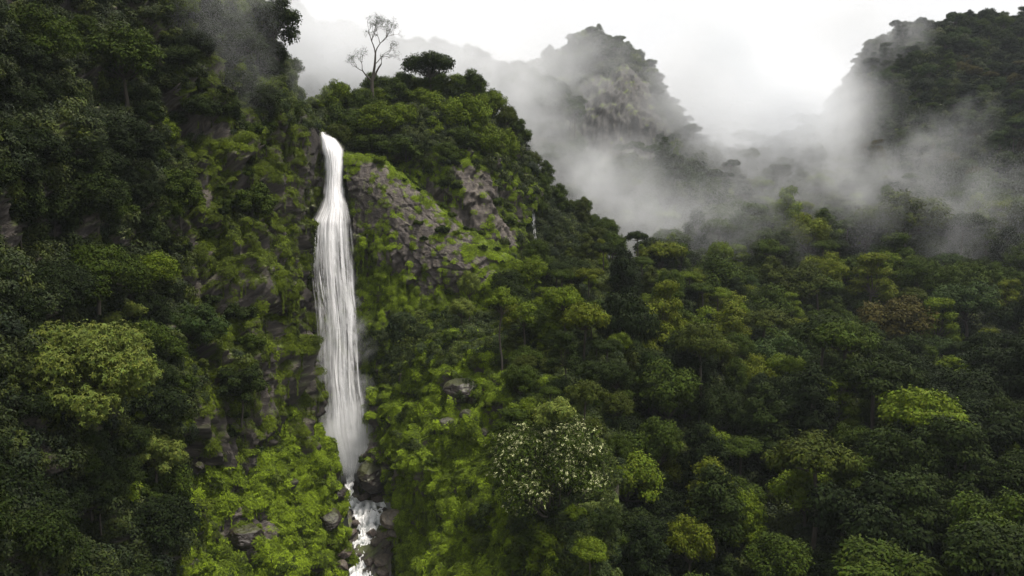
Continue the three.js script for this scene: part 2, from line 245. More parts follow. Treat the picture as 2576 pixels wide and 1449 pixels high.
const Tp = land('hillside', 'slope of shrubs and slender trees below the rock dome', low([
  [[1000, 770, 146], [1120, 745, 145], [1240, 720, 146], [1330, 690, 150], [1430, 650, 165], [1550, 640, 185], [1700, 650, 205], [1880, 690, 215]],
  [[1000, 840, 145], [1110, 800, 142], [1230, 780, 141], [1330, 760, 143], [1430, 730, 152], [1550, 720, 165], [1700, 730, 178], [1880, 780, 185]],
  [[1000, 910, 143], [1090, 855, 138.5], [1200, 830, 136], [1330, 830, 135], [1430, 820, 140], [1550, 820, 148], [1700, 840, 155], [1880, 880, 158]],
  [[1000, 980, 140], [1090, 930, 134], [1200, 900, 130], [1330, 900, 128], [1430, 910, 128], [1550, 920, 130], [1700, 950, 132], [1880, 980, 134]],
], 2.5), { nu: 120, nv: 60, mat: soilMat, relief: softRelief(2, 0.5), color: (p, n, c) => { const f = clamp(0.5 + fbm(p.x * 0.3, p.y * 0.3, p.z * 0.3, 3)); mix3(c, SOIL, MOSSD, f); return f; } });
const R1x = [1400, 1600, 1750, 1930, 2150, 2300, 2450, 2650, 3100];
const R1 = land('hillside', 'near forested slope on the lower right', low(grid(R1x,
  [[960, 950, 900, 880, 900, 930, 980, 1050, 1100], [150, 160, 168, 172, 170, 165, 158, 150, 140]],
  [[900, 900, 850, 850, 880, 905, 955, 1020, 1060], [130, 136, 142, 145, 140, 135, 128, 120, 110]],
  [[1000, 1000, 970, 960, 980, 1010, 1050, 1110, 1150], [116, 121, 125, 127, 122, 117, 110, 103, 94]],
  [[1150, 1150, 1140, 1130, 1140, 1160, 1180, 1210, 1250], [102, 105, 108, 108, 104, 100, 95, 89, 80]],
  [[1320, 1320, 1310, 1310, 1310, 1320, 1330, 1350, 1380], [90, 91, 93, 93, 90, 86, 82, 77, 70]],
  [[1560, 1560, 1560, 1560, 1560, 1560, 1560, 1570, 1580], [79, 79, 79, 78, 76, 73, 70, 66, 60]],
  [[2400, 2400, 2400, 2400, 2400, 2400, 2400, 2400, 2400], [64, 64, 63, 62, 60, 58, 56, 53, 48]],
), 7), { nu: 110, nv: 80, mat: soilMat, relief: softRelief(4, 0.5), color: forestFloor });
const R2x = [1560, 1700, 1800, 1900, 2010, 2150, 2300, 2450, 2650, 3100];
const R2 = land('hillside', 'forested ridge in the middle distance on the right', low(grid(R2x,
  [[720, 680, 610, 600, 620, 600, 560, 560, 560, 560], [215, 235, 250, 255, 255, 258, 262, 258, 250, 240]],
  [[690, 650, 600, 570, 600, 590, 540, 540, 540, 540], [190, 205, 218, 225, 225, 228, 232, 228, 220, 200]],
  [[760, 740, 700, 680, 690, 720, 670, 680, 680, 680], [175, 187, 196, 200, 202, 208, 208, 203, 194, 175]],
  [[830, 830, 810, 800, 800, 830, 790, 800, 810, 800], [162, 171, 177, 180, 182, 190, 187, 180, 170, 150]],
  [[950, 950, 920, 920, 930, 930, 930, 960, 1000, 1000], [150, 157, 162, 163, 164, 168, 163, 155, 147, 130]],
), 7), { nu: 110, nv: 70, mat: soilMat, relief: softRelief(5, 0.5), color: forestFloor });
const R3 = land('hillside', 'misty forested slope rising behind the middle ridge', low(grid([1250, 1450, 1650, 1850, 2000, 2200, 2400, 2650, 3100],
  [[560, 510, 445, 405, 385, 395, 395, 385, 390], [250, 300, 350, 380, 390, 390, 380, 360, 330]],
  [[520, 470, 405, 365, 355, 365, 375, 365, 370], [230, 270, 310, 340, 350, 350, 340, 320, 290]],
  [[590, 560, 510, 480, 460, 480, 480, 470, 470], [220, 250, 280, 300, 310, 310, 300, 285, 255]],
  [[660, 640, 600, 570, 550, 560, 560, 560, 560], [208, 228, 250, 265, 272, 272, 262, 250, 225]],
  [[720, 720, 690, 660, 650, 650, 650, 650, 650], [200, 212, 228, 240, 245, 248, 240, 228, 205]],
), 8), { nu: 90, nv: 60, mat: soilMat, relief: softRelief(6, 0.5), color: forestFloor });
bareAt(1520, 250, 318, 70); bareAt(1600, 220, 328, 60); bareAt(1560, 330, 314, 90); bareAt(1640, 300, 322, 60); bareAt(1600, 380, 312, 60); bareAt(1500, 330, 313, 40); bareAt(1690, 330, 328, 30); bareAt(1500, 205, 326, 20);
bareAt(2480, 170, 360, 25, 0.8); bareAt(2330, 200, 364, 20, 0.7); bareAt(2170, 330, 355, 18, 0.7);
const Pp = land('mountain', 'steep rocky peak standing in the mist', grid([1200, 1310, 1400, 1482, 1558, 1620, 1672, 1730, 1835],
  [[330, 230, 170, 135, 145, 215, 310, 390, 440], [400, 400, 400, 400, 400, 400, 400, 400, 400]],
  [[330, 220, 165, 125, 135, 190, 280, 355, 425], [355, 350, 350, 350, 350, 350, 350, 350, 350]],
  [[380, 270, 225, 205, 165, 240, 305, 370, 435], [340, 335, 330, 326, 332, 331, 333, 333, 333]],
  [[430, 350, 320, 290, 270, 310, 350, 395, 450], [328, 322, 318, 316, 317, 319, 323, 323, 321]],
  [[500, 450, 430, 410, 400, 400, 400, 430, 490], [310, 306, 305, 310, 311, 313, 314, 311, 300]],
  [[600, 560, 540, 520, 500, 490, 490, 510, 560], [280, 276, 275, 276, 278, 280, 280, 280, 275]],
), { nu: 170, nv: 130, relief: (p, n, u, v) => cliffRelief(1.2, 0.6, 0)(p, n) + 2.2 * sstep(0.2, 0.45, v) * ridged(p.x * 0.2, p.y * 0.022, p.z * 0.2, 3) + 0.8 * facets(p.x * 0.1, p.y * 0.06, p.z * 0.1), color: mossy(0.26, 0, 0.6, [0.082, 0.076, 0.070], [0.028, 0.027, 0.027]) });
const Mp = land('mountain', 'dark forested mountain at the upper right', grid([1960, 2080, 2145, 2207, 2295, 2400, 2480, 2600, 2800, 3200],
  [[420, 335, 245, 160, 120, 108, 104, 110, 105, 95], [440, 450, 460, 460, 460, 460, 460, 460, 450, 430]],
  [[395, 315, 235, 150, 110, 98, 92, 100, 95, 85], [400, 400, 400, 400, 400, 400, 398, 392, 380, 350]],
  [[440, 370, 300, 240, 200, 190, 190, 195, 190, 180], [380, 375, 370, 368, 365, 362, 358, 350, 335, 300]],
  [[500, 440, 400, 350, 330, 320, 320, 320, 320, 320], [355, 350, 345, 343, 340, 336, 332, 325, 310, 275]],
  [[580, 540, 520, 490, 470, 460, 460, 460, 460, 460], [320, 315, 312, 310, 308, 304, 300, 292, 278, 250]],
  [[680, 660, 640, 620, 600, 590, 590, 590, 590, 590], [280, 275, 272, 270, 268, 265, 262, 255, 240, 215]],
), { nu: 130, nv: 90, relief: cliffRelief(4, 4, 1.5), color: mossy(0.3) });
const Hp = land('hill', 'pale forested hill lost in mist behind the knoll', grid([480, 620, 720, 800, 880, 1000, 1150, 1300, 1450],
  [[-40, 40, 90, 130, 150, 180, 200, 240, 300], [330, 340, 340, 340, 340, 340, 340, 340, 340]],
  [[-70, 10, 65, 110, 135, 165, 185, 225, 285], [290, 295, 300, 300, 300, 300, 300, 300, 300]],
  [[60, 130, 170, 210, 230, 250, 270, 300, 350], [262, 266, 270, 270, 270, 270, 270, 270, 272]],
  [[250, 300, 330, 350, 370, 390, 400, 430, 470], [225, 230, 235, 240, 240, 240, 240, 240, 245]],
  [[450, 470, 480, 490, 500, 520, 530, 550, 580], [200, 205, 210, 215, 215, 215, 215, 220, 225]],
), { nu: 80, nv: 60, mat: soilMat, relief: softRelief(5, 1), color: forestFloor });
const bedRows = [
  [[862, 1165, 145], [878, 1165, 145.5], [895, 1165, 145]], [[866, 1200, 140.5], [880, 1200, 140.5], [896, 1200, 140]], [[868, 1250, 135], [886, 1250, 134.5], [915, 1250, 133]],
  [[872, 1275, 131], [925, 1275, 130.5], [985, 1275, 129]], [[880, 1345, 126], [930, 1345, 125], [995, 1345, 123]], [[860, 1400, 121], [905, 1400, 120.5], [985, 1400, 118]], [[850, 1480, 117], [900, 1480, 116], [985, 1480, 114]], [[840, 1650, 108], [900, 1650, 107], [980, 1650, 106]],
];
land('stream_bed', 'dark wet rocks of the stream bed', low(bedRows, 0.7), { nu: 40, nv: 90, mat: wetMat, relief: cliffRelief(0.2, 0.5, 0.1), color: mossy(-0.35, () => 0.7) });

// ---------------------------------------------------------------- water
function waterTex(w, h, f) { const a = new Uint8Array(w * h * 4); for (let j = 0; j < h; j++) for (let i = 0; i < w; i++) { const v = clamp(f(i / w, 1 - j / h)) * 255, k = (j * w + i) * 4; a[k] = a[k + 1] = a[k + 2] = v; a[k + 3] = 255; } const t = new THREE.DataTexture(a, w, h); t.magFilter = THREE.LinearFilter; t.needsUpdate = true; return t; }
const spline = (tab, y, k) => { let i = 0; while (i < tab.length - 2 && tab[i + 1][0] < y) i++; const a = tab[Math.max(0, i - 1)], b = tab[i], c = tab[i + 1], d = tab[Math.min(tab.length - 1, i + 2)]; return cr(a[k], b[k], c[k], d[k], clamp((y - b[0]) / (c[0] - b[0]))); };
// height in the picture plane, left edge, right edge, distance
const FALL = [[332, 797, 824, 157], [350, 806, 845, 155], [378, 812, 862, 153.2], [420, 819, 863, 152.4], [470, 818, 862, 151.8], [520, 808, 872, 150.6], [560, 788, 880, 149.6], [640, 783, 886, 148.6], [700, 787, 890, 147.8], [780, 795, 897, 146.8], [860, 800, 900, 146], [950, 800, 906, 145], [1010, 802, 913, 144.2], [1080, 812, 917, 143], [1125, 826, 920, 142], [1160, 840, 914, 141.4], [1190, 852, 902, 141]];
const fall = tag(top('waterfall', new THREE.Group()), 'tall white waterfall plunging down the dark cliff', 'waterfall');
function sheet(name, xa, xb, off, bulge, wob, tex, shade, y0 = 332, y1 = 1190) {
  const nu = 36, nv = 240, pos = [], uv = [], idx = [];
  for (let b = 0; b <= nv; b++) for (let a = 0; a <= nu; a++) {
    const v = b / nv, u = a / nu, y = lerp(y0, y1, v), l = spline(FALL, y, 1), r = spline(FALL, y, 2), d = spline(FALL, y, 3), q = lerp(xa, xb, u);
    const n = 0.35 * wob * (fbm(q * 5, v * 9, off * 3, 3) + 0.5 * n3(q * 14, v * 5, off));
    const p = at(lerp(l, r, q) + 2 * n3(v * 7, q * 2, off * 5), y, d - off - bulge * Math.sin(Math.PI * clamp(q)) - n);
    pos.push(p.x, p.y, p.z); uv.push(u, 1 - v);
    if (a < nu && b < nv) { const k = b * (nu + 1) + a; idx.push(k, k + nu + 1, k + 1, k + 1, k + nu + 1, k + nu + 2); }
  }
  const g = new THREE.BufferGeometry(); g.setAttribute('position', new THREE.Float32BufferAttribute(pos, 3)); g.setAttribute('uv', new THREE.Float32BufferAttribute(uv, 2)); g.setIndex(idx); g.computeVertexNormals();
  const m = new THREE.MeshPhysicalMaterial({ roughness: 0.55, alphaMap: tex, transparent: true }); m.color.setRGB(shade, shade, shade * 1.02); m.name = 'falling water';
  const o = shadows(new THREE.Mesh(g, m)); o.name = name; fall.add(o); return o;
}
const streak = (u, v, s, fu, fv) => fbm(u * fu + 0.12 * n3(v * 3, u * 4, s), v * fv * 0.6 + 0.8 * n3(u * 7, s, 1), s, 3);
const drops = (u, v, q) => sstep(0.1, 0.55, n3(u * 9 + q, v * 26 - 5 * Math.abs(u - 0.5), q) + 0.5 * n3b(u * 21, v * 50, q)) ;
sheet('water_sheet', -0.09, 1.09, 0.1, 0.6, 0.3, waterTex(256, 1024, (u, v) => { const w = 0.05 * n3(v * 22, 1, 1), e = sstep(0, 0.2, u + w) * sstep(1, 0.8, u - w), core = Math.exp(-(((u - lerp(0.5, 0.4, v)) / lerp(0.5, 0.24, sstep(0.1, 0.6, v))) ** 2)); return e * clamp(0.62 * core * lerp(1.5, 0.66, sstep(0.15, 0.5, v)) + 0.9 * streak(u, v, 2, 4, 4) * sstep(0.05, 0.3, v) + 0.06 + 0.12 * drops(u, v, 3) + 0.3 * sstep(0.9, 1, v)); }), 0.94);
sheet('water_curtain', 0.08, 0.94, 0.7, 0.8, 0.4, waterTex(256, 1024, (u, v) => { const e = sstep(0, 0.2, u) * sstep(1, 0.8, u); return e * clamp(-0.05 + 1.2 * streak(u, v, 7, 4, 5) + 0.5 * sstep(0.35, 0.1, v) + 0.14 * drops(u, v, 9)); }), 0.95);
sheet('water_curtain', -0.05, 0.42, 0.9, 0.5, 0.5, waterTex(256, 1024, (u, v) => { const e = sstep(0, 0.2, u) * sstep(1, 0.6, u) * sstep(0.22, 0.29, v) * sstep(0.75, 0.45, v); return e * clamp(0.1 + 1.3 * streak(u, v, 15, 4, 7) + 0.3 * drops(u, v, 15)); }), 0.95);
sheet('water_curtain', 0.66, 1.04, 0.9, 0.3, 0.4, waterTex(256, 1024, (u, v) => { const e = sstep(0, 0.3, u) * sstep(1, 0.75, u) * sstep(0.3, 0.5, v); return e * clamp(0.12 + 1.2 * streak(u, v, 31, 4, 5) + 0.2 * drops(u, v, 31)); }), 0.95);
sheet('water_curtain', 0.27, 0.6, 1.2, 0.4, 0.5, waterTex(256, 1024, (u, v) => { const e = sstep(0, 0.3, u) * sstep(1, 0.7, u) * sstep(1, 0.9, v); return e * clamp(0.22 + 1.3 * streak(u, v, 44, 4, 5)); }), 0.95);
{ // the stream below
  const tab = [[1165, 866, 893, 141.2], [1195, 870, 890, 139.8], [1225, 872, 886, 136.5], [1252, 874, 892, 133.5], [1264, 880, 962, 131.6], [1282, 888, 968, 130.2], [1310, 896, 960, 128], [1335, 905, 950, 126.4], [1360, 890, 935, 124.6], [1385, 884, 915, 122.8], [1415, 880, 922, 120], [1450, 874, 945, 117], [1500, 868, 950, 113], [1640, 850, 950, 107]];
  const nu = 30, nv = 200, pos = [], col = [], idx = [], r = rng(5);
  for (let b = 0; b <= nv; b++) for (let a = 0; a <= nu; a++) {
    const v = b / nv, u = a / nu, y = lerp(1165, 1640, v), l = spline(tab, y, 1), rr = spline(tab, y, 2), d = spline(tab, y, 3);
    const p = at(lerp(l, rr, u) + 6 * n3(v * 26, u * 2, 4), y, d), f = fbm(p.x * 0.9, p.z * 0.5, 3, 4);
    p.y += 0.55 * f + 0.4 * n3(p.x * 2, p.y, p.z * 2) - 0.5 * Math.abs(u - 0.5);
    pos.push(p.x, p.y, p.z); const k = clamp(0.62 + f * 1.3); col.push(lerp(0.16, 0.88, k), lerp(0.18, 0.88, k), lerp(0.18, 0.88, k));
    if (a < nu && b < nv) { const q = b * (nu + 1) + a; idx.push(q, q + nu + 1, q + 1, q + 1, q + nu + 1, q + nu + 2); }
  }
  const g = new THREE.BufferGeometry(); g.setAttribute('position', new THREE.Float32BufferAttribute(pos, 3)); g.setAttribute('color', new THREE.Float32BufferAttribute(col, 3)); g.setIndex(idx); g.computeVertexNormals();
  tag(top('stream_water', shadows(new THREE.Mesh(g, new THREE.MeshStandardMaterial({ vertexColors: true, roughness: 0.45 })))), 'white water stream tumbling between the boulders below the waterfall', null, null, 'structure');
}
{ // thin side waterfall
  const tab = [[470, 1330, 1336, 185.2], [520, 1333, 1340, 183.6], [580, 1340, 1350, 182.4], [640, 1344, 1352, 180.6]], g = new THREE.BufferGeometry(), pos = [], uv = [], idx = [];
  for (let b = 0; b <= 60; b++) for (let a = 0; a <= 6; a++) { const y = lerp(470, 640, b / 60), p = at(lerp(spline(tab, y, 1), spline(tab, y, 2), a / 6) + 3 * n3(b * 0.2, 3, 3), y, spline(tab, y, 3) - 1.6 - 0.2 * n3(a, b * 0.4, 1)); pos.push(p.x, p.y, p.z); uv.push(a / 6, 1 - b / 60); if (a < 6 && b < 60) { const q = b * 7 + a; idx.push(q, q + 7, q + 1, q + 1, q + 7, q + 8); } }
  g.setAttribute('position', new THREE.Float32BufferAttribute(pos, 3)); g.setAttribute('uv', new THREE.Float32BufferAttribute(uv, 2)); g.setIndex(idx); g.computeVertexNormals();
  const m = new THREE.MeshPhysicalMaterial({ color: 0xf2f4f5, roughness: 0.6, transparent: true, alphaMap: waterTex(32, 256, (u, v) => Math.sin(Math.PI * u) * clamp(0.4 + 1.2 * fbm(u * 3, v * 7, 8, 3))) });
  tag(top('waterfall', shadows(new THREE.Mesh(g, m))), 'thin thread of a waterfall on the far cliff right of the knoll', 'waterfall');
}

// ---------------------------------------------------------------- leaves, crowns, trunks
class Leaves {
  constructor() { this.p = []; this.n = []; this.c = []; this.i = []; }
  add(p, dir, nor, len, wid, sn, k) { // k: brightness or [r,g,b]
    const o = this.p.length / 3, s = V().crossVectors(nor, dir).normalize().multiplyScalar(wid / 2), m = V().copy(p).addScaledVector(dir, len * 0.45), t = V().copy(p).addScaledVector(dir, len).addScaledVector(nor, -len * 0.18);
    const f = wid * 0.16;
    this.p.push(p.x, p.y, p.z, m.x - s.x + nor.x * f, m.y - s.y + nor.y * f, m.z - s.z + nor.z * f, t.x, t.y, t.z, m.x + s.x + nor.x * f, m.y + s.y + nor.y * f, m.z + s.z + nor.z * f);
    const q = Array.isArray(k) ? k : [k, k, k];
    for (let j = 0; j < 4; j++) { this.n.push(sn.x, sn.y, sn.z); this.c.push(q[0], q[1], q[2]); }
    this.i.push(o, o + 1, o + 2, o, o + 2, o + 3);
  }
  build() {
    const g = new THREE.BufferGeometry(); g.setAttribute('position', new THREE.Float32BufferAttribute(this.p, 3)); g.setAttribute('normal', new THREE.Float32BufferAttribute(this.n, 3)); g.setAttribute('color', new THREE.Float32BufferAttribute(this.c, 3)); g.setIndex(this.i); return g;
  }
}
const ball = (r, o = V()) => { do o.set(r() * 2 - 1, r() * 2 - 1, r() * 2 - 1); while (o.lengthSq() > 1 || o.lengthSq() < 1e-3); return o; };
function fillLobes(L, lobes, n, size, r, { palm = 0, droop = 0.45, ragged = 0.35, tint = 0.35 } = {}) {
  const cum = []; let s = 0; for (const l of lobes) { s += l.r * l.r * l.s; cum.push(s); l.k = 1 + (r() - 0.5) * tint; }
  const d = V(), nn = V(), ax = V(), e = V();
  for (let i = 0, guard = 0; i < n && guard < n * 6; guard++) {
    const q = r() * s, l = lobes[cum.findIndex((c) => c >= q)]; ball(r, d).normalize();
    if (d.y < -0.15 && r() > 0.3) continue;
    const bump = n3(l.c.x + d.x * 2.2, l.c.y + d.y * 2.2, l.c.z + d.z * 2.2), rr = l.r * (0.8 + ragged * bump + 0.22 * (r() - 0.6));
    const p = V(l.c.x + d.x * rr, l.c.y + d.y * rr * l.s, l.c.z + d.z * rr);
    let hid = false; for (const m of lobes) if (m !== l) { e.copy(p).sub(m.c); e.y /= m.s; if (e.length() < m.r * 0.62) { hid = true; break; } }
    if (hid) continue;
    nn.copy(d).multiplyScalar(0.6).addScaledVector(UPV, 0.4).addScaledVector(ball(r, e), 0.75).normalize();
    const sn = nn.clone().multiplyScalar(0.6).addScaledVector(d, 0.4).normalize(), k = l.k * (0.72 + 0.56 * r()), sz = size * (0.7 + 0.6 * r());
    const tone = [k * (0.9 + 0.25 * r()), k, k * (0.8 + 0.4 * r())];
    ax.copy(d).addScaledVector(ball(r, e), 0.9); ax.y -= droop; ax.addScaledVector(nn, -ax.dot(nn)).normalize();
    if (!palm) L.add(p, ax.clone(), nn, sz, sz * 0.55, sn, tone);
    else for (let a = 0; a < palm; a++) { const w = ax.clone().applyAxisAngle(nn, (a / palm) * 6.283 + r() * 0.4); w.y -= droop * 0.5; w.normalize(); L.add(p, w, nn, sz, sz * 0.42, sn, tone); }
    i++;
  }
  return L;
}
function tube(pts, r0, r1, sides = 6) {
  const n = pts.length, pos = [], nor = [], uv = [], idx = [], t = V(), a = V(), b = V();
  for (let i = 0; i < n; i++) {
    t.copy(pts[Math.min(n - 1, i + 1)]).sub(pts[Math.max(0, i - 1)]).normalize(); a.set(0, 0, 1).cross(t); if (a.lengthSq() < 0.01) a.set(1, 0, 0).cross(t); a.normalize(); b.crossVectors(t, a);
    const r = lerp(r0, r1, i / (n - 1));
    for (let k = 0; k <= sides; k++) { const h = k / sides * 6.2832, c = Math.cos(h), s = Math.sin(h); nor.push(a.x * c + b.x * s, a.y * c + b.y * s, a.z * c + b.z * s); pos.push(pts[i].x + (a.x * c + b.x * s) * r, pts[i].y + (a.y * c + b.y * s) * r, pts[i].z + (a.z * c + b.z * s) * r); uv.push(k / sides, i / n * 4); }
  }
  for (let i = 0; i < n - 1; i++) for (let k = 0; k < sides; k++) { const p = i * (sides + 1) + k, q = p + sides + 1; idx.push(p, p + 1, q, p + 1, q + 1, q); }
  const g = new THREE.BufferGeometry(); g.setAttribute('position', new THREE.Float32BufferAttribute(pos, 3)); g.setAttribute('normal', new THREE.Float32BufferAttribute(nor, 3)); g.setAttribute('uv', new THREE.Float32BufferAttribute(uv, 2)); g.setIndex(idx); return g;
}
const bend = (a, b, n, r, amp, sag = 0) => { const o = [], w = ball(r).multiplyScalar(amp), w2 = ball(r).multiplyScalar(amp * 0.5); for (let i = 0; i <= n; i++) { const t = i / n, s = Math.sin(Math.PI * t); o.push(V().lerpVectors(a, b, t).addScaledVector(w, s).addScaledVector(w2, Math.sin(6.283 * t)).add(V(0, sag * s, 0))); } return o; };
// a tree of crown radius R, crown depth D and height T; lobes follow its habit
function makeTree({ seed, habit = 'dome', R = 4, D = 5, T = 10, n = 8000, leaf = 0.4, palm = 0, lobeN = 10, lean = 0, trunkR = 0.22, ragged, droop, tint }) {
  const r = rng(seed), lobes = [], cy = T - D / 2, add = (x, y, z, q, s) => lobes.push({ c: V(x + lean * (y / T), y, z), r: q, s });
  if (habit === 'umbrella') {
    for (let i = 0; i < lobeN; i++) { const a = i * 2.4 + r(), q = Math.sqrt((i + 0.3) / lobeN) * R * 0.78; add(Math.cos(a) * q, T - D * 0.45 - (q / R) ** 2 * D * 0.4 + (r() - 0.5) * D * 0.25, Math.sin(a) * q, R * (0.26 + 0.14 * r()), 0.62); }
  } else if (habit === 'tall') {
    for (let i = 0; i < lobeN; i++) { const t = i / (lobeN - 1), a = i * 2.4 + r(), w = Math.sin(Math.PI * (0.18 + 0.72 * t)) * R * 0.55; add(Math.cos(a) * w, T - D + D * 0.12 + t * D * 0.76, Math.sin(a) * w, R * (0.34 + 0.2 * r()) * (1.15 - 0.4 * t), 0.85); }
  } else if (habit === 'tiers') {
    for (let i = 0; i < lobeN; i++) { const k = i % 4, a = i * 2.1 + r(), q = R * (k === 3 ? 0.15 + 0.2 * r() : 0.66 - 0.12 * k + 0.2 * (r() - 0.5)); add(Math.cos(a) * q, T - D * (0.86 - 0.25 * k) + (r() - 0.5) * D * 0.14, Math.sin(a) * q, R * (0.24 + 0.16 * r()), 0.62); }
  } else {
    add(0, cy + D * 0.04, 0, R * 0.5, D / R / 2);
    for (let i = 1; i < lobeN; i++) { const t = (i + 0.5) / lobeN, y = 1 - 1.5 * t, w = Math.sqrt(Math.max(0, 1 - y * y)), a = i * 2.4 + r() * 0.9, j = 0.58 + 0.24 * r(); add(Math.cos(a) * w * R * j, cy + y * D * (0.3 + 0.1 * r()), Math.sin(a) * w * R * j, R * (0.22 + 0.18 * r()), 0.85); }
  }
  const crown = fillLobes(new Leaves(), lobes, n, leaf, r, { palm, ragged, droop, tint }).build();
  const fork = V(lean * 0.4, Math.max(T * 0.3, T - D * 0.95), 0), parts = [tube(bend(V(0, -2.5, 0), fork, 6, r, T * 0.035), trunkR * 1.15, trunkR * 0.75, 7)];
  for (const l of lobes) { const e = l.c.clone(); e.y -= l.r * l.s * 0.2; parts.push(tube(bend(fork, e, 5, r, R * 0.1, -R * 0.04), trunkR * 0.5, trunkR * 0.1, 5)); }
  return { crown, trunk: mergeGeometries(parts), R, T, D };
}
const kinds = {
  dome: [1, 2, 3, 4].map((s) => makeTree({ seed: s * 7, habit: 'dome', D: 6 + s * 0.6, T: 9.5, lobeN: 13 + s * 2, n: 10500, leaf: 0.33, ragged: 0.5 })),
  umbrella: [1, 2].map((s) => makeTree({ seed: s * 13, habit: 'umbrella', D: 4, T: 12, n: 8500, lobeN: 14, leaf: 0.33, ragged: 0.5 })),
  tall: [1, 2].map((s) => makeTree({ seed: s * 17, habit: 'tall', R: 3, D: 9, T: 12, n: 9500, lobeN: 14, leaf: 0.32, ragged: 0.5 })),
  tiers: [1, 2].map((s) => makeTree({ seed: s * 19, habit: 'tiers', D: 7, T: 11, n: 9500, lobeN: 17, leaf: 0.33, ragged: 0.5 })),
  bushy: [1, 2, 3].map((s) => makeTree({ seed: s * 29, habit: 'dome', D: 6.4, T: 6.1, lobeN: 15 + s, n: 10000, leaf: 0.32, ragged: 0.5 })),
  shrub: [1, 2, 3].map((s) => makeTree({ seed: s * 23, habit: 'dome', R: 2, D: 2.6, T: 2.8, n: 4200, leaf: 0.27, lobeN: 8, trunkR: 0.09 })),
};
const allTrees = [];
function addTree(v, p, sx, sy, turn, mat, name, label, group, category, bark = barkMat) {
  const o = new THREE.Group(); o.position.copy(p); o.rotation.y = turn; o.scale.set(sx, sy, sx);
  const t = shadows(new THREE.Mesh(v.trunk, bark)), c = shadows(new THREE.Mesh(v.crown, mat)); t.name = 'trunk'; c.name = 'crown'; o.add(t, c);
  top(name, o); tag(o, label, category, group); allTrees.push([p.clone().add(V(0, v.T * sy - v.R * sx * 0.6, 0)), v.R * sx]); return o;
}
const taken = (p, r) => allTrees.some(([q, R]) => Math.abs(q.x - p.x) < 30 && q.distanceTo(p) < (R + r) * 0.75);

// single trees that stand out: [x, y of the crown's top, distance, crown width, crown depth, habit, leaves, label]
let heroSeed = 100;
function hero(px, py, d, w, dep, habit, mat, label, { cat = 'tree', name = 'rainforest_tree', own, bark, minT = 0, maxT = px < 600 ? 1 : 22, turn, lift = 0 } = {}) {
  if (px < 640 && py > -20) { const q = proj(onLand(px, py + dep * 0.8, d + 1e-4))[2]; if (Math.abs(q - d) > 1e-3) d = q - w * mpp(d) * 0.3; }
  const m = mpp(d), t = at(px, py, d), R = w * m / 2, D = dep * m, r = rng(heroSeed += 31);
  const gy = yAt(t.x, t.z - R * 0.2, t.y - D * 0.35); let T = gy > -1e8 ? t.y - gy : D * 1.3; T = clamp(T, Math.max(D * 0.9, minT), Math.max(maxT, D * (px < 600 ? 0.92 : 1.1)));
  let v, sx = 1, sy = 1;
  if (own) v = makeTree({ seed: heroSeed, habit, R, D, T, ...own });
  else { v = kinds[habit][Math.floor(r() * kinds[habit].length)]; sx = R / v.R; sy = Math.max(D / v.D, Math.min(T / v.T, 1.35 * D / v.D)); }
  return addTree(v, V(t.x, t.y - v.T * sy, t.z - R * 0.15), sx, sy, turn ?? r() * 6.28, leafMats[mat], name, label, null, cat, bark);
}
const shrubO = { cat: 'shrub', name: 'shrub' };
hero(178, 785, 71, 340, 345, 'dome', 'pale', 'big pale green tree with drooping crown at the left edge', { own: { n: 17000, leaf: 0.3, palm: 4, lobeN: 34, trunkR: 0.25, ragged: 0.5 }, maxT: 9 });
hero(462, 752, 94, 185, 165, 'dome', 'blue', 'round bluish green tree right of the big pale tree', { own: { n: 6500, leaf: 0.27, palm: 3, lobeN: 13, trunkR: 0.2 }, maxT: 9 });
hero(290, 735, 90, 160, 95, 'umbrella', 'pale', 'small flat crowned tree above the big pale tree', { own: { n: 4500, leaf: 0.26, palm: 3, lobeN: 11, trunkR: 0.15 } });
hero(385, 1080, 86, 135, 140, 'dome', 'pale', 'drooping light green tree below the round bluish tree', { own: { n: 4200, leaf: 0.26, palm: 3, lobeN: 12, trunkR: 0.15 } });
hero(600, 905, 104, 125, 140, 'dome', 'dark', 'dark bush with whitish rim on the moss left of the fall', { ...shrubO, own: { n: 9000, leaf: 0.28, lobeN: 10, trunkR: 0.12 } });
hero(445, 405, 109, 125, 140, 'dome', 'mid', 'rounded green bush hanging over the upper left cliff', { ...shrubO, own: { n: 9000, leaf: 0.3, lobeN: 12, trunkR: 0.12 } });
hero(628, 455, 117, 115, 110, 'dome', 'mid', 'rounded bush on the mossy cliff nose left of the fall', { ...shrubO, own: { n: 8000, leaf: 0.3, lobeN: 10, trunkR: 0.12 } });
hero(300, 275, 96, 190, 150, 'dome', 'deep', 'wide dark tree under the bare rock at upper left', { own: { n: 14000, leaf: 0.3, lobeN: 15, trunkR: 0.18 } });
hero(75, 15, 82, 230, 170, 'dome', 'mid', 'large tree with sprawling crown in the upper left corner', { own: { n: 14000, leaf: 0.3, lobeN: 16, trunkR: 0.25 } });
hero(300, 60, 104, 190, 170, 'dome', 'mid', 'broad round tree right of the upper left corner tree');
hero(230, 620, 86, 270, 130, 'tiers', 'mid', 'wide spreading tree above the small flat crowned tree', { own: { n: 13000, leaf: 0.28, lobeN: 16, trunkR: 0.2 } });
hero(690, -25, 140, 150, 165, 'dome', 'dark', 'tall dark tree leaning out on the left skyline beside the white mist', { own: { n: 11000, leaf: 0.4, lobeN: 13, lean: 2.2, trunkR: 0.28, ragged: 0.5 }, maxT: 17 });
hero(575, -30, 139, 110, 120, 'umbrella', 'deep', 'dark tree with curved trunk left of the leaning skyline tree', { own: { n: 6500, leaf: 0.4, lobeN: 10, lean: -2, trunkR: 0.32 }, maxT: 17 });
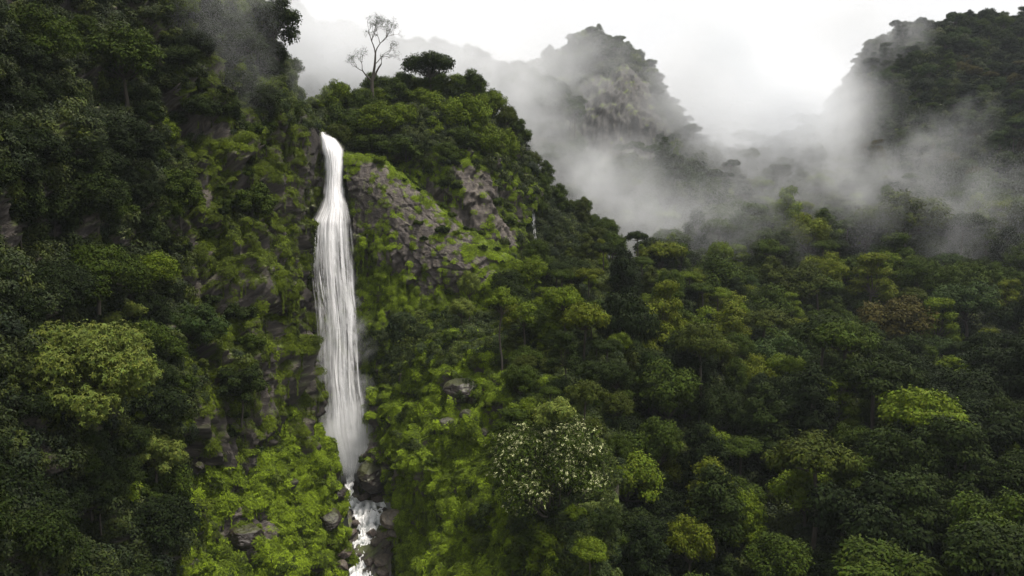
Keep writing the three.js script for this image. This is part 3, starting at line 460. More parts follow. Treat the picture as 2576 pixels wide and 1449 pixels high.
hero(480, -30, 132, 150, 150, 'tiers', 'deep', 'shadowy tree with dark branching trunk at the top edge', { own: { n: 8500, leaf: 0.4, lobeN: 12, lean: 1, trunkR: 0.34 }, maxT: 17 });
hero(1080, 98, 176, 148, 104, 'umbrella', 'dark', 'dark umbrella shaped tree crowning the knoll', { own: { n: 10000, leaf: 0.42, lobeN: 16, trunkR: 0.3, ragged: 0.4 }, maxT: 13 });
hero(1190, 160, 178, 56, 75, 'umbrella', 'dark', 'small dark flat topped tree right of the umbrella tree', { own: { n: 3000, leaf: 0.42, lobeN: 8, trunkR: 0.2 }, maxT: 10 });
for (const [px, py, d, w, dep, hb, mt, lb] of [
  [845, 195, 171, 95, 110, 'dome', 'fresh', 'rounded tree at the left end of the knoll skyline'], [905, 215, 172, 80, 90, 'dome', 'mid', 'dark round tree below the sparse tall tree'],
  [1000, 190, 174, 85, 100, 'tall', 'mid', 'dark tree between the sparse tall tree and the umbrella tree'], [1015, 250, 167, 100, 100, 'dome', 'fresh', 'rounded tree in the centre of the knoll'],
  [940, 250, 163, 115, 110, 'dome', 'fresh', 'dense light topped tree above the waterfall lip'], [860, 260, 162, 105, 110, 'dome', 'mid', 'dark tree right behind the top of the waterfall'],
  [1110, 230, 168, 120, 120, 'dome', 'fresh', 'broad tree under the umbrella tree'], [1090, 285, 164, 75, 115, 'tall', 'fresh', 'bright narrow tree on the front of the knoll'],
  [1185, 235, 169, 120, 130, 'dome', 'fresh', 'bright round tree at the misty right side of the knoll'], [1215, 300, 167, 95, 110, 'dome', 'fresh', 'drooping tree above the right cliff of the knoll'],
  [1265, 310, 172, 80, 120, 'dome', 'fresh', 'pale tree fading into mist on the right flank of the knoll'], [1020, 335, 161, 120, 80, 'dome', 'mid', 'dark low tree at the foot of the knoll'],
  [930, 330, 160, 110, 65, 'dome', 'mid', 'dark low tree right of the waterfall lip'], [1120, 350, 162, 90, 80, 'dome', 'mid', 'dark tree hanging over the overhang of the knoll'], [1275, 255, 176, 60, 60, 'umbrella', 'olive', 'small flat tree in the mist right of the knoll'],
  [1348, 595, 150, 70, 85, 'dome', 'mid', 'bright round tree at the lower end of the dome ridge'],
  [1180, 680, 139, 52, 55, 'dome', 'pale', 'small pale round tree in front of the dark dome rock'], [1160, 745, 137, 70, 60, 'dome', 'pale', 'pale leaved shrub tree below the small round tree'],
  [1475, 750, 117, 138, 85, 'umbrella', 'yellow', 'yellow green umbrella tree with forked trunk'], [1420, 700, 121, 118, 85, 'umbrella', 'fresh', 'bright green umbrella tree behind the yellow green one'],
  [1572, 715, 121, 165, 150, 'umbrella', 'deep', 'big dark leaning tree right of the yellow green umbrella tree'], [1570, 615, 150, 82, 130, 'tall', 'deep', 'dark narrow tree standing up at the edge of the mist'],
  [1680, 710, 138, 110, 110, 'tiers', 'yellow', 'tiered yellowish tree at the edge of the mist'], [1690, 670, 162, 70, 70, 'dome', 'mid', 'small round misty tree above the tiered yellowish tree'],
  [1765, 800, 121, 140, 100, 'umbrella', 'olive', 'olive umbrella tree with tall dark trunk'], [1645, 885, 122, 95, 110, 'dome', 'blue', 'bluish tree with whitish top in the middle of the forest'],
  [1860, 830, 140, 70, 80, 'dome', 'mid', 'small round tree right of the olive umbrella tree'], [1330, 780, 128, 90, 120, 'tall', 'mid', 'slender green tree left of the yellow green umbrella tree'],
  [1815, 598, 196, 74, 60, 'umbrella', 'fresh', 'pale umbrella tree in the mist on the middle slope'], [1440, 640, 158, 90, 80, 'dome', 'dark', 'dark round tree right of the dome ridge'], [1480, 640, 165, 80, 70, 'umbrella', 'olive', 'olive tree between the dark round tree and the narrow dark tree'],
  [1890, 895, 133, 130, 120, 'dome', 'yellow', 'yellowish round tree on the lower right slope'], [1965, 842, 143, 165, 130, 'dome', 'blue', 'large bluish tree on the crest of the lower right slope'],
  [2140, 870, 139, 120, 110, 'umbrella', 'fresh', 'fresh green crested tree on the crest of the lower right slope'], [2265, 735, 176, 180, 150, 'dome', 'rust', 'large brownish tree on the right slope'],
  [2285, 480, 214, 190, 130, 'dome', 'olive', 'wide olive tree with yellowish leaves in the mist on the right'], [2200, 640, 194, 120, 80, 'tiers', 'yellow', 'tiered yellow green tree above the brownish tree'],
  [2330, 640, 192, 110, 100, 'dome', 'mid', 'round green tree right of the tiered yellow green tree'], [2440, 700, 178, 150, 120, 'dome', 'blue', 'bluish round tree right of the brownish tree'],
  [2030, 1180, 98, 150, 120, 'dome', 'fresh', 'bright crowned tree low on the right slope'], [1860, 1215, 93, 120, 120, 'dome', 'fresh', 'fresh green drooping tree near the bottom centre right'],
  [1970, 1340, 86, 170, 120, 'dome', 'mid', 'broad round tree at the bottom edge right of centre'], [2240, 1390, 82, 150, 100, 'dome', 'mid', 'round tree at the bottom edge on the right'],
  [1740, 1290, 88, 130, 110, 'dome', 'yellow', 'yellowish tree at the bottom edge beside the flowering tree'], [1660, 1040, 106, 130, 120, 'dome', 'mid', 'green tree just right of the flowering tree'],
  [2600, 740, 168, 120, 130, 'dome', 'deep', 'dark tree at the right edge'], [2290, 890, 128, 160, 120, 'umbrella', 'deep', 'greyish dark tree on the crest at the right'], [2400, 890, 126, 110, 130, 'tall', 'fresh', 'light green tree on the crest at the right'],
]) hero(px, py, d, w, dep, hb, mt, lb, { minT: hb === 'umbrella' ? 8 : 0 });
const thin = (px, py, d, w, dep, n, label) => hero(px, py, d, w, dep, 'umbrella', 'fresh', label, { own: { n: n * 2, leaf: 0.3, lobeN: 9, trunkR: 0.16, ragged: 0.6 }, minT: 13, maxT: 20 });
thin(1262, 690, 119, 95, 110, 1500, 'sparse slender tree with thin dark trunk, leftmost of the row'); thin(1318, 720, 121, 80, 110, 1400, 'sparse slender tree right of the leftmost slender one'); thin(1385, 760, 122, 70, 120, 1300, 'sparse slender tree nearest the yellow green umbrella tree');
{ // flowering tree
  const px = 1385, d = 90, m = mpp(d), t = at(px, 1045, d), R = 165 * m, D = 280 * m, v = makeTree({ seed: 777, habit: 'dome', R, D, T: D * 1.35, n: 15000, leaf: 0.3, lobeN: 24, trunkR: 0.25, ragged: 0.5 });
  const o = addTree(v, V(t.x, t.y - D * 1.35, t.z), 1, 1, 0.3, leafMats.mid, 'flowering_tree', 'dark tree covered in creamy white blossom in the lower centre', null, 'flowering tree');
  const up = makeTree({ seed: 778, habit: 'dome', R: 62 * m, D: 75 * m, T: D * 1.35 + 40 * m, n: 4200, leaf: 0.28, palm: 2, lobeN: 8, trunkR: 0.12 });
  const c = shadows(new THREE.Mesh(up.crown, leafMats.pale)); c.name = 'crown'; c.position.set(0.6, 0, 0); o.add(c);
  const r = rng(4), L = new Leaves(), P = v.crown.attributes.position, N = v.crown.attributes.normal, cy = D * 1.35 - D / 2;
  for (let i = 0; i < 3000; i++) {
    const k = Math.floor(r() * P.count / 4) * 4, p = V().fromBufferAttribute(P, k), n = V().fromBufferAttribute(N, k); if (n3(p.x * 0.35, p.y * 0.35, p.z * 0.35 + 3) < -0.08 || p.y < cy - D * 0.36) continue;
    p.addScaledVector(n, 0.12); for (let a = 0; a < 6; a++) { const w = ball(r).normalize(); w.addScaledVector(n, -w.dot(n) * 0.7).normalize(); L.add(p.clone().addScaledVector(ball(r), 0.13), w, n.clone().addScaledVector(ball(r), 0.3).normalize(), 0.09 + 0.11 * r(), 0.1, n, 0.6 + 0.6 * r()); }
  }
  const bm = leafMat('blossom', 0.50, 0.52, 0.28, 0.25), b = shadows(new THREE.Mesh(L.build(), bm)); b.name = 'blossom'; b.userData.kind = 'stuff'; o.add(b);
}
{ // the sparse tall tree on the knoll
  const d = 174, m = mpp(d), base = at(933, 262, d), r = rng(9), tubes = [], tips = [], px = (x, y, z = 0) => at(x, y, d).sub(base).add(V(0, 0, z));
  const grow = (a, dir, len, rad, lv) => {
    const b = a.clone().addScaledVector(dir, len); tubes.push(tube(bend(a, b, 4, r, len * 0.09), rad, rad * 0.62, lv > 2 ? 4 : 6)); if (lv >= 6 || rad < 0.013) { tips.push([b, dir]); return; }
    const n = lv < 3 ? 3 : 2 + (r() < 0.4 ? 1 : 0); for (let i = 0; i < n; i++) grow(b, dir.clone().addScaledVector(ball(r), 0.95).add(V(0, 0.1, 0)).normalize(), len * (0.62 + 0.2 * r()), rad * 0.6, lv + 1);
    if (lv > 1) tips.push([b, dir]);
  };
  const f1 = px(936, 205), f2 = px(945, 138, 0.3);
  tubes.push(tube(bend(V(0, -3, 0), f1, 5, r, 0.25), 0.5, 0.36, 8), tube(bend(f1, f2, 5, r, 0.3), 0.34, 0.2, 7));
  grow(f2, V(-0.25, 0.95, 0.1).normalize(), 2.9, 0.16, 1); grow(f2, V(0.35, 0.9, -0.2).normalize(), 2.8, 0.15, 1); grow(f2.clone().lerp(f1, 0.35), V(0.7, 0.55, 0.3).normalize(), 2.4, 0.11, 2);
  const q = px(912, 178, -0.4); tubes.push(tube(bend(f1, q, 5, r, 0.3, -0.3), 0.22, 0.12, 6)); grow(q, V(-0.6, 0.35, 0).normalize(), 1.5, 0.1, 2); grow(q, V(-0.1, 0.95, 0.2).normalize(), 1.7, 0.1, 2);
  const s = px(958, 160, -0.5); tubes.push(tube(bend(f1, s, 4, r, 0.15), 0.26, 0.16, 6)); grow(s, V(0.1, 1, 0).normalize(), 0.8, 0.1, 4);
  const o = tag(top('rainforest_tree', new THREE.Group()), 'tall sparse tree with bare forked branches left on the knoll', 'tree'); o.position.copy(base);
  const L = new Leaves(); for (const [p, dir] of tips) for (let i = 0; i < 3; i++) { const n = ball(r).normalize().add(V(0, 0.5, 0)).normalize(), a = ball(r).normalize(); a.addScaledVector(n, -a.dot(n)).normalize(); L.add(p.clone().addScaledVector(ball(r), 0.5), a, n, 0.22, 0.12, n, 0.7 + 0.5 * r()); }
  const t = shadows(new THREE.Mesh(mergeGeometries(tubes), barkMat)), c = shadows(new THREE.Mesh(L.build(), leafMats.dark)); t.name = 'trunk'; c.name = 'crown'; o.add(t, c);
}
for (const [x0, y0, x1, y1, d, rad, lb] of [[594, 345, 592, 300, 123, 0.16, 'pale dead tree stump standing on the mossy cliff'], [573, 292, 578, 262, 125, 0.07, 'thin pale dead stem above the dead stump']]) {
  const a = at(x0, y0, d), b = at(x1, y1, d).sub(a), r = rng(x0), g = mergeGeometries([tube(bend(V(0, -3, 0), b, 6, r, 0.08), rad, rad * 0.7, 7), tube(bend(b.clone().multiplyScalar(0.7), b.clone().add(V(0.5, 0.35, 0.1)), 4, r, 0.1), rad * 0.4, rad * 0.15, 5), tube(bend(b.clone().multiplyScalar(0.85), b.clone().add(V(-0.4, 0.4, 0.1)), 4, r, 0.1), rad * 0.4, rad * 0.15, 5)]);
  const o = top('dead_trunk', shadows(new THREE.Mesh(g, paleBark))); o.position.copy(a); tag(o, lb, 'dead tree');
}

// ---------------------------------------------------------------- the forest between them
const pick = (r, list) => { let x = r() * list.reduce((s, a) => s + a[1], 0); for (const [k, w] of list) if ((x -= w) < 0) return k; return list[0][0]; };
const TONE = { mid: 'mid green', fresh: 'fresh green', dark: 'dark green', olive: 'olive green', yellow: 'yellowish green', blue: 'bluish green', deep: 'very dark green', rust: 'brownish' };
const gate = (p) => n3b(p.x * 0.075, p.y * 0.075, p.z * 0.075) > -0.22;
const candidates = [];
const landmarks = [[840, 345, 'waterfall lip'], [900, 1180, 'foot of the waterfall'], [594, 320, 'pale dead stump'], [1040, 540, 'bare rock dome'], [180, 225, 'bare rock ledge'], [1385, 1150, 'flowering tree'], [930, 1290, 'first cascade'], [178, 900, 'big pale tree'], [462, 830, 'round bluish tree'], [290, 770, 'small flat crowned tree'], [385, 1140, 'drooping light green tree'], [600, 960, 'white rimmed bush'], [445, 470, 'rounded cliff bush'], [628, 505, 'cliff nose bush'], [300, 345, 'wide dark tree'], [75, 95, 'sprawling corner tree'], [230, 680, 'wide spreading tree'], [690, 60, 'leaning skyline tree'], [943, 150, 'sparse tall tree'], [1080, 150, 'umbrella tree on the knoll'], [1225, 470, 'bare rock of the knoll'], [1348, 630, 'bright dome ridge tree'], [1180, 700, 'small pale round tree'], [1475, 790, 'yellow umbrella tree'], [1565, 790, 'big dark leaning tree'], [1570, 680, 'dark narrow tree'], [1680, 770, 'tiered yellowish tree'], [1765, 850, 'olive umbrella tree'], [1645, 940, 'white topped bluish tree'], [1815, 620, 'pale misty umbrella tree'], [1965, 900, 'large bluish crest tree'], [2140, 920, 'fresh green crest tree'], [2265, 810, 'large brownish tree'], [2285, 540, 'wide olive tree in mist'], [2440, 760, 'big bluish slope tree'], [2030, 1240, 'bright crowned tree'], [1860, 1270, 'drooping fresh green tree'], [1970, 1400, 'broad bottom edge tree'], [2240, 1430, 'round bottom edge tree'], [1150, 980, 'dark layered boulder'], [900, 620, 'middle of the waterfall'], [50, 1380, 'dark lower corner'], [2500, 1300, 'darkest lower corner'], [2570, 1050, 'dark right hand edge']];
function where(px, py) { let b = 1e9, o = ''; for (const [x, y, n] of landmarks) { const d = Math.hypot(px - x, (py - y) * 1.15); if (d < b) { b = d; const dx = px - x, dy = py - y, near = d < 75 ? 'just ' : d > 190 ? 'well ' : ''; o = (d < 28 ? 'against the ' : near + (Math.abs(dx) > Math.abs(dy) * 1.8 ? (dx > 0 ? 'right of the ' : 'left of the ') : Math.abs(dy) > Math.abs(dx) * 1.8 ? (dy > 0 ? 'below the ' : 'above the ') : (dy > 0 ? 'below and ' : 'above and ') + (dx > 0 ? 'right of the ' : 'left of the '))) + n; } } return o; }
function scatter(pt, seed, { space, size, habits, mats, accept = () => true, where, name = 'rainforest_tree', cat = 'tree', tries = 30, sy = 1, area }) {
  const r = rng(seed), cells = new Map(), key = (p) => [Math.floor(p.x / space), Math.floor(p.y / space), Math.floor(p.z / space)];
  let n = 3000; for (const s of surface(pt, r, 1)) n = Math.min(60000, Math.round(pt.area / space / space * tries / 6));
  for (const s of surface(pt, r, n)) {
    if (s.px < -260 || s.px > W + 260 || s.py < -160 || s.py > H + 420 || !accept(s, r)) continue;
    const [a, b, c] = key(s.p); let ok = true;
    for (let i = -1; ok && i < 2; i++) for (let j = -1; ok && j < 2; j++) for (let k = -1; ok && k < 2; k++) for (const q of cells.get([a + i, b + j, c + k].join()) ?? []) if (q.distanceTo(s.p) < space * 0.85) { ok = false; break; }
    if (!ok) continue;
    const kk = [a, b, c].join(); if (!cells.has(kk)) cells.set(kk, []); cells.get(kk).push(s.p);
    const habit = pick(r, habits), mat = pick(r, mats.call ? mats(s) : mats), v = kinds[habit][Math.floor(r() * kinds[habit].length)], q = size[0] + (size[1] - size[0]) * r() ** 1.4, R = v.R * q, y = v.T * q * sy;
    const top_ = s.p.clone().add(V(0, y - R, 0)); if (taken(top_, R * 0.6)) continue;
    const [px, py, d] = proj(top_), rp = R / mpp(d), inside = px + rp > 0 && px - rp < W && py + rp > 0 && py - rp < H;
    candidates.push({ px, py, rp, v, p: s.p.clone().add(V(0, -0.4, 0)), q, sy: sy * (0.85 + 0.3 * r()), turn: r() * 6.283, mat, habit, where, name, cat, area, rank: (inside ? 1e4 : 0) + rp });
  }
}
const vignetteMix = (s) => ((s.px > 2150 && s.py > 950) || s.px > 2400 ? [['mid', 2], ['dark', 4], ['deep', 4], ['olive', 0.4], ['fresh', 0.5]] : RIGHTMIX);  // darker leaves towards the right edge and lower corner paint in a vignette
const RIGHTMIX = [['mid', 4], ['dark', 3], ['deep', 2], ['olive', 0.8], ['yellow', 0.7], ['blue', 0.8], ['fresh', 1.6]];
scatter(R1, 201, { space: 5.2, size: [0.6, 1.5], habits: [['dome', 5], ['umbrella', 0.8], ['tall', 1.5], ['tiers', 0.7]], mats: vignetteMix, where: 'on the near lower right slope', area: 'near' });
scatter(R2, 202, { space: 6, size: [0.65, 1.6], habits: [['dome', 4], ['umbrella', 1.5], ['tall', 1.5], ['tiers', 0.7]], mats: RIGHTMIX, where: 'on the ridge in the middle distance', area: 'middle' });
scatter(Tp, 203, { space: 4.2, size: [0.45, 0.85], habits: [['dome', 4], ['umbrella', 2], ['tall', 3], ['tiers', 0.7]], mats: [['mid', 3], ['fresh', 4], ['dark', 1.6], ['olive', 1], ['yellow', 1.6], ['deep', 0.6]], accept: (s) => s.px > 1250, where: 'on the slope below the rock dome', area: 'slope' });
scatter(Sp, 204, { space: 4.6, size: [0.4, 0.75], habits: [['dome', 4], ['tiers', 0.7], ['umbrella', 1]], mats: [['mid', 4], ['fresh', 2], ['dark', 3], ['olive', 1]], accept: (s) => s.px > 1290, where: 'around the flowering tree', area: 'flower' });
scatter(Kp, 205, { space: 4.6, size: [0.5, 0.95], habits: [['dome', 2], ['bushy', 4]], mats: [['mid', 4], ['dark', 1], ['fresh', 3.5], ['olive', 0.5]], accept: (s) => s.py < 372 && s.n.y > 0.2 || s.px > 1240 && s.py < 385 && s.n.y > 0.3, where: 'on the knoll above the waterfall', area: 'knoll' });
scatter(Lp, 206, { space: 4.0, size: [0.45, 0.95], habits: [['bushy', 1]], mats: (s) => (s.px < 170 ? [['dark', 3], ['deep', 5]] : [['mid', 3], ['dark', 4], ['deep', 3], ['fresh', 0.6]]), accept: (s, r) => (s.px < 420 || (s.py < 330 && s.px < 720)) && gate(s.p) && r() < 0.8, where: 'on the steep left mountainside', area: 'left' });  // leftmost trees get darker leaves: edge shade put into the colour
scatter(Lp, 207, { space: 2.6, size: [0.55, 1.15], habits: [['shrub', 1]], mats: (s) => (s.px < 170 ? [['dark', 3], ['deep', 5]] : [['mid', 4], ['dark', 4], ['deep', 2], ['olive', 0.8], ['fresh', 1.2]]), accept: (s, r) => s.px < 690 && s.m > 0.3 && gate(s.p) && r() < lerp(0.7, 0.07, sstep(280, 540, s.px)), where: 'on the steep left mountainside', name: 'shrub', cat: 'shrub', area: 'left shrubs' });  // same edge darkening painted into the leftmost shrubs
scatter(Tp, 208, { space: 2.2, size: [0.4, 0.9], habits: [['shrub', 1]], mats: [['mid', 4], ['fresh', 2], ['dark', 2], ['blue', 1]], accept: (s, r) => s.px < 1330 && s.py > 800 && r() < 0.6, where: 'between the rock dome and the mossy spur', name: 'shrub', cat: 'shrub', area: 'slope shrubs' });
scatter(Sp, 209, { space: 3.2, size: [0.3, 0.7], habits: [['shrub', 1]], mats: [['mid', 3], ['fresh', 3], ['olive', 1]], accept: (s, r) => (s.py < 930 ? r() < 0.6 : s.px > 1270 ? r() < 0.6 : r() < 0.03), where: 'on the mossy spur', name: 'shrub', cat: 'shrub', area: 'spur shrubs' });
scatter(Bp, 210, { space: 2.6, size: [0.25, 0.6], habits: [['shrub', 1]], mats: [['fresh', 3], ['mid', 3]], accept: (s, r) => r() < 0.16 && s.px < 800, where: 'on the mossy bank left of the stream', name: 'shrub', cat: 'shrub', area: 'bank shrubs' });
scatter(Dp, 211, { space: 2.4, size: [0.3, 0.75], habits: [['shrub', 1]], mats: [['mid', 3], ['dark', 3], ['fresh', 1]], accept: (s, r) => s.n.y > 0.55 && s.py < 660 && r() < 0.12 || s.m > 0.6 && s.py > 680 && r() < 0.01 + 0.6 * sstep(810, 890, s.py), where: 'at the foot of the rock dome', name: 'shrub', cat: 'shrub', area: 'dome shrubs' });
scatter(Kp, 212, { space: 2.3, size: [0.4, 0.9], habits: [['shrub', 1]], mats: [['mid', 3], ['dark', 3], ['deep', 2]], accept: (s, r) => s.m > 0.4 && s.py > 330 && r() < 0.12, where: 'on the cliffs of the knoll', name: 'shrub', cat: 'shrub', area: 'knoll shrubs' });
scatter(R3, 213, { space: 7, size: [0.8, 1.3], habits: [['dome', 4], ['tiers', 1], ['umbrella', 1.5]], mats: RIGHTMIX, where: 'x', area: 'far' });
scatter(Mp, 214, { space: 6, size: [0.6, 1.1], habits: [['dome', 4], ['umbrella', 1], ['tiers', 1]], mats: [['deep', 3], ['dark', 3], ['blue', 2], ['mid', 1], ['rust', 0.5]], accept: (s) => s.m > 0.25, where: 'x', area: 'far' });
scatter(Pp, 215, { space: 5.5, size: [0.55, 1.0], habits: [['dome', 4], ['umbrella', 1], ['tall', 1]], mats: [['dark', 3], ['blue', 3], ['mid', 2], ['fresh', 1]], accept: (s) => s.m > 0.35 && bareness(s.p) < 0.2 && (s.n.y > 0.3 || s.px < 1450 || s.py > 400), where: 'x', area: 'far' });
scatter(Hp, 216, { space: 7, size: [0.8, 1.3], habits: [['dome', 4], ['umbrella', 1]], mats: [['dark', 2], ['mid', 2], ['blue', 2]], where: 'x', area: 'far' });
scatter(Cp, 217, { space: 5, size: [0.4, 0.8], habits: [['dome', 4], ['tall', 1]], mats: [['dark', 2], ['mid', 2], ['olive', 1]], accept: (s, r) => s.n.y > 0.35 || r() < 0.1, where: 'x', area: 'far' });
// skyline trees of the far mountains, one by one
for (const [px, py, d, w, dep, hb, label] of [
  [2442, 22, 398, 26, 34, 'tall', 'narrow dark tree standing on the summit of the right mountain'], [2492, 14, 398, 52, 40, 'umbrella', 'wide dark tree on the summit of the right mountain'], [2350, 46, 399, 70, 30, 'umbrella', 'flat dark tree left of the summit trees on the right mountain'], [2302, 50, 400, 50, 28, 'umbrella', 'small flat tree at the left shoulder of the right mountain'], [2570, 42, 394, 60, 34, 'dome', 'dark tree right of the summit trees on the right mountain'],
  [1427, 107, 350, 34, 44, 'umbrella', 'small dark tree at the left of the misty peak top'], [1478, 86, 350, 44, 60, 'dome', 'rounded tree on the very top of the misty peak'], [1515, 80, 348, 40, 50, 'tall', 'tall tree on the very top of the misty peak'], [1548, 104, 346, 50, 50, 'dome', 'dark tree right of the top of the misty peak'], [1600, 128, 350, 50, 40, 'umbrella', 'hazy tree behind the rocky edge of the peak'], [1650, 178, 350, 44, 44, 'dome', 'grey tree on the right rim of the peak'], [1375, 142, 352, 46, 46, 'umbrella', 'pale misty tree low on the left ridge of the peak'], [1272, 205, 260, 52, 70, 'dome', 'round grey tree in the mist between knoll and peak'],
]) hero(px, py, d, w, dep, hb, 'deep', label, { maxT: 12 });
{
  const texts = new Map(), r = rng(77), perKind = { rainforest_tree: 0, shrub: 0 }, rest = [];
  for (const [, o] of scene.children.entries()) { const k = o.name.replace(/_\d+$/, ''); if (k in perKind) perKind[k]++; }
  candidates.sort((a, b) => b.rank - a.rank);
  for (const c of candidates) {
    if (c.area !== 'far' && c.rank > 1e4 && perKind[c.name] < 300) {
      perKind[c.name]++;
      const habit = { dome: 'round', bushy: 'bushy', umbrella: 'flat', tall: 'narrow', tiers: 'tiered', shrub: 'leafy' }[c.habit];
      const big = c.rp > (c.cat === 'tree' ? 62 : 38) ? 'large ' : c.rp < (c.cat === 'tree' ? 38 : 24) ? 'small ' : '', text = `${big}${TONE[c.mat]} ${habit} ${c.cat} ${where(c.px, c.py)}`;
      const o = addTree(c.v, c.p, c.q, c.q * c.sy, c.turn, leafMats[c.mat], c.name, text, null, c.cat); if (!texts.has(text)) texts.set(text, []); texts.get(text).push(o);
    } else rest.push(c);
  }
  for (const [text, list] of texts) if (list.length > 1) for (const o of list) o.userData.group = text.replace(/ (tree|shrub) /, ' $1s ');
  for (const [area, name, label] of [['far', 'distant_forest', 'distant forest on the far mountains in the mist'], ['*', 'forest_canopy', 'smaller trees and shrubs filling the forest canopy']]) {
    const g = tag(top(name, new THREE.Group()), label, null, null, 'stuff'), by = new Map();
    for (const c of rest.filter((c) => (c.area === 'far') === (area === 'far'))) { const k = c.v.crown.uuid + c.mat; if (!by.has(k)) by.set(k, []); by.get(k).push(c); }
    for (const list of by.values()) for (const [part, geo, mat] of [['crown', list[0].v.crown, leafMats[list[0].mat]], ['trunk', list[0].v.trunk, barkMat]]) {
      const im = shadows(new THREE.InstancedMesh(geo, mat, list.length)), M = new THREE.Matrix4(), Q = new THREE.Quaternion(); im.name = part; im.userData.kind = 'stuff';
      list.forEach((c, i) => im.setMatrixAt(i, M.compose(c.p, Q.setFromAxisAngle(UPV, c.turn), V(c.q, c.q * c.sy, c.q)))); g.add(im);
    }
  }
  console.log('trees', perKind, 'candidates', candidates.length, 'rest', rest.length);
}

// ---------------------------------------------------------------- moss, hanging strands, undergrowth
const tufts = [1, 2, 3, 4].map((s) => { const r = rng(s * 41), L = new Leaves(); for (let i = 0; i < 84; i++) { const a = r() * 6.283, q = Math.sqrt(r()) * 0.5, p = V(Math.cos(a) * q, (s > 2 ? 0.34 : 0.2) * (1 - q * q * 4) * r(), Math.sin(a) * q), n = V(Math.cos(a) * q * 1.5, 1, Math.sin(a) * q * 1.5).addScaledVector(ball(r), 0.45).normalize(), w = V(Math.cos(a + r() - 0.5), 0.3 * r(), Math.sin(a + r() - 0.5)); w.addScaledVector(n, -w.dot(n)).normalize().addScaledVector(UPV, 0.3).normalize(); L.add(p, w, n, (s > 2 ? 0.2 : 0.13) + 0.16 * r(), s > 2 ? 0.09 : 0.055, n.clone().lerp(UPV, 0.35).normalize(), 0.65 + 0.7 * r()); } return L.build(); });
const strands = [1, 2].map((s) => { const r = rng(s * 43), L = new Leaves(); for (let i = 0; i < 60; i++) { const t = i / 60, p = V((r() - 0.5) * 0.5 * (1 - 0.6 * t), -t * 2.6, 0.1 + 0.14 * r()), n = V((r() - 0.5) * 0.9, 0.45, 1).normalize(), w = V((r() - 0.5) * 0.9, -1, 0.2); w.addScaledVector(n, -w.dot(n)).normalize(); L.add(p, w, n, 0.26 + 0.15 * r(), 0.13, n, 0.6 + 0.7 * r()); } return L.build(); });
const bushes = [1, 2, 3].map((s) => { const r = rng(s * 47), l = []; for (let i = 0; i < 5; i++) l.push({ c: V((r() - 0.5) * 1.2, 0.25 + 0.35 * r(), (r() - 0.5) * 1.2), r: 0.45 + 0.25 * r(), s: 0.8 }); return fillLobes(new Leaves(), l, 420, 0.22, r, { tint: 0.4 }).build(); });
function cover(name, label, geos, mat, seed, jobs) { // jobs: [land, number, accept, scale range, colour, hanging]
  const g = tag(top(name, new THREE.Group()), label, null, null, 'stuff'), r = rng(seed), lists = geos.map(() => []), M = new THREE.Matrix4(), Q = new THREE.Quaternion(), Q2 = new THREE.Quaternion();
  for (const [pt, count, accept, s0, s1, colour, hang] of jobs) for (const s of surface(pt, r, count)) {
    if (s.px < -200 || s.px > W + 200 || s.py < -100 || s.py > H + 120 || !accept(s, r)) continue;
    const k = s0 + (s1 - s0) * r() ** 1.5, up = hang ? UPV : s.n.clone().multiplyScalar(0.75).addScaledVector(UPV, 0.35).normalize();
    if (hang) Q.setFromAxisAngle(UPV, Math.atan2(s.n.x, s.n.z)); else { Q.setFromUnitVectors(UPV, up); Q.multiply(Q2.setFromAxisAngle(UPV, r() * 6.283)); }
    M.compose(s.p, Q, V(k, k * (hang ? 0.6 + 0.9 * r() : 0.8 + 0.5 * r()), k)); lists[Math.floor(r() * geos.length)].push([M.clone(), colour(s, r)]);
  }
  lists.forEach((l, i) => { if (!l.length) return; const im = shadows(new THREE.InstancedMesh(geos[i], mat, l.length)); im.name = name; im.userData.kind = 'stuff'; l.forEach(([m, c], j) => { im.setMatrixAt(j, m); im.setColorAt(j, c); }); g.add(im); });
  console.log(name, lists.map((l) => l.length).join());
}
const bushMat = new THREE.MeshPhysicalMaterial({ vertexColors: true, roughness: 0.7, transmission: 0.3, specularIntensity: 0.25 });
const green = (k) => (s, r) => { const f = r(), c = [0, 0, 0]; mix3(c, [0.020, 0.034, 0.008], [0.075, 0.100, 0.012], f * f * 0.8 + 0.15 * n3(s.p.x * 0.2, s.p.y * 0.2, s.p.z * 0.2)); return new THREE.Color().setRGB(...c.map((x) => Math.max(0.004, x * k))); };
const mossCol = (bright, dull = 1) => (s, r) => { const f = clamp(0.5 + 0.5 * fbm(s.p.x * 0.16, s.p.y * 0.16, s.p.z * 0.16 + 20, 3) + (r() - 0.5) * 0.85), c = [0, 0, 0]; mix3(c, [0.044, 0.066, 0.006], [0.175, 0.250, 0.013], clamp(f * bright)); if (dull < 1) { c[0] *= dull * 1.04; c[1] *= dull; c[2] *= dull; } return new THREE.Color().setRGB(...c); };
const onMoss = (k = 0.55) => (s, r) => s.m > k - 0.2 * r();
cover('undergrowth', 'low bushes on the crest above the waterfall lip', bushes, bushMat, 309, [[Lp, 40000, (s, r) => s.px > 600 && s.px < 815 && s.py < 335 - (815 - s.px) * 0.25 && r() < 0.8, 0.5, 1.2, green(1.5)]]);
cover('moss', 'bright green moss and grass on the bank left of the stream', tufts, mossMat, 301, [[Bp, 34000, onMoss(), 0.7, 1.6, mossCol(1.25)]]);
cover('moss', 'bright green moss and grass on the spur right of the stream', tufts, mossMat, 302, [[Sp, 44000, (s, r) => s.m > 0.55 - 0.2 * r() && s.px < 1420, 0.7, 1.6, mossCol(1.25)], [Tp, 5000, (s) => s.px < 1400, 0.8, 1.6, mossCol(1)]]);
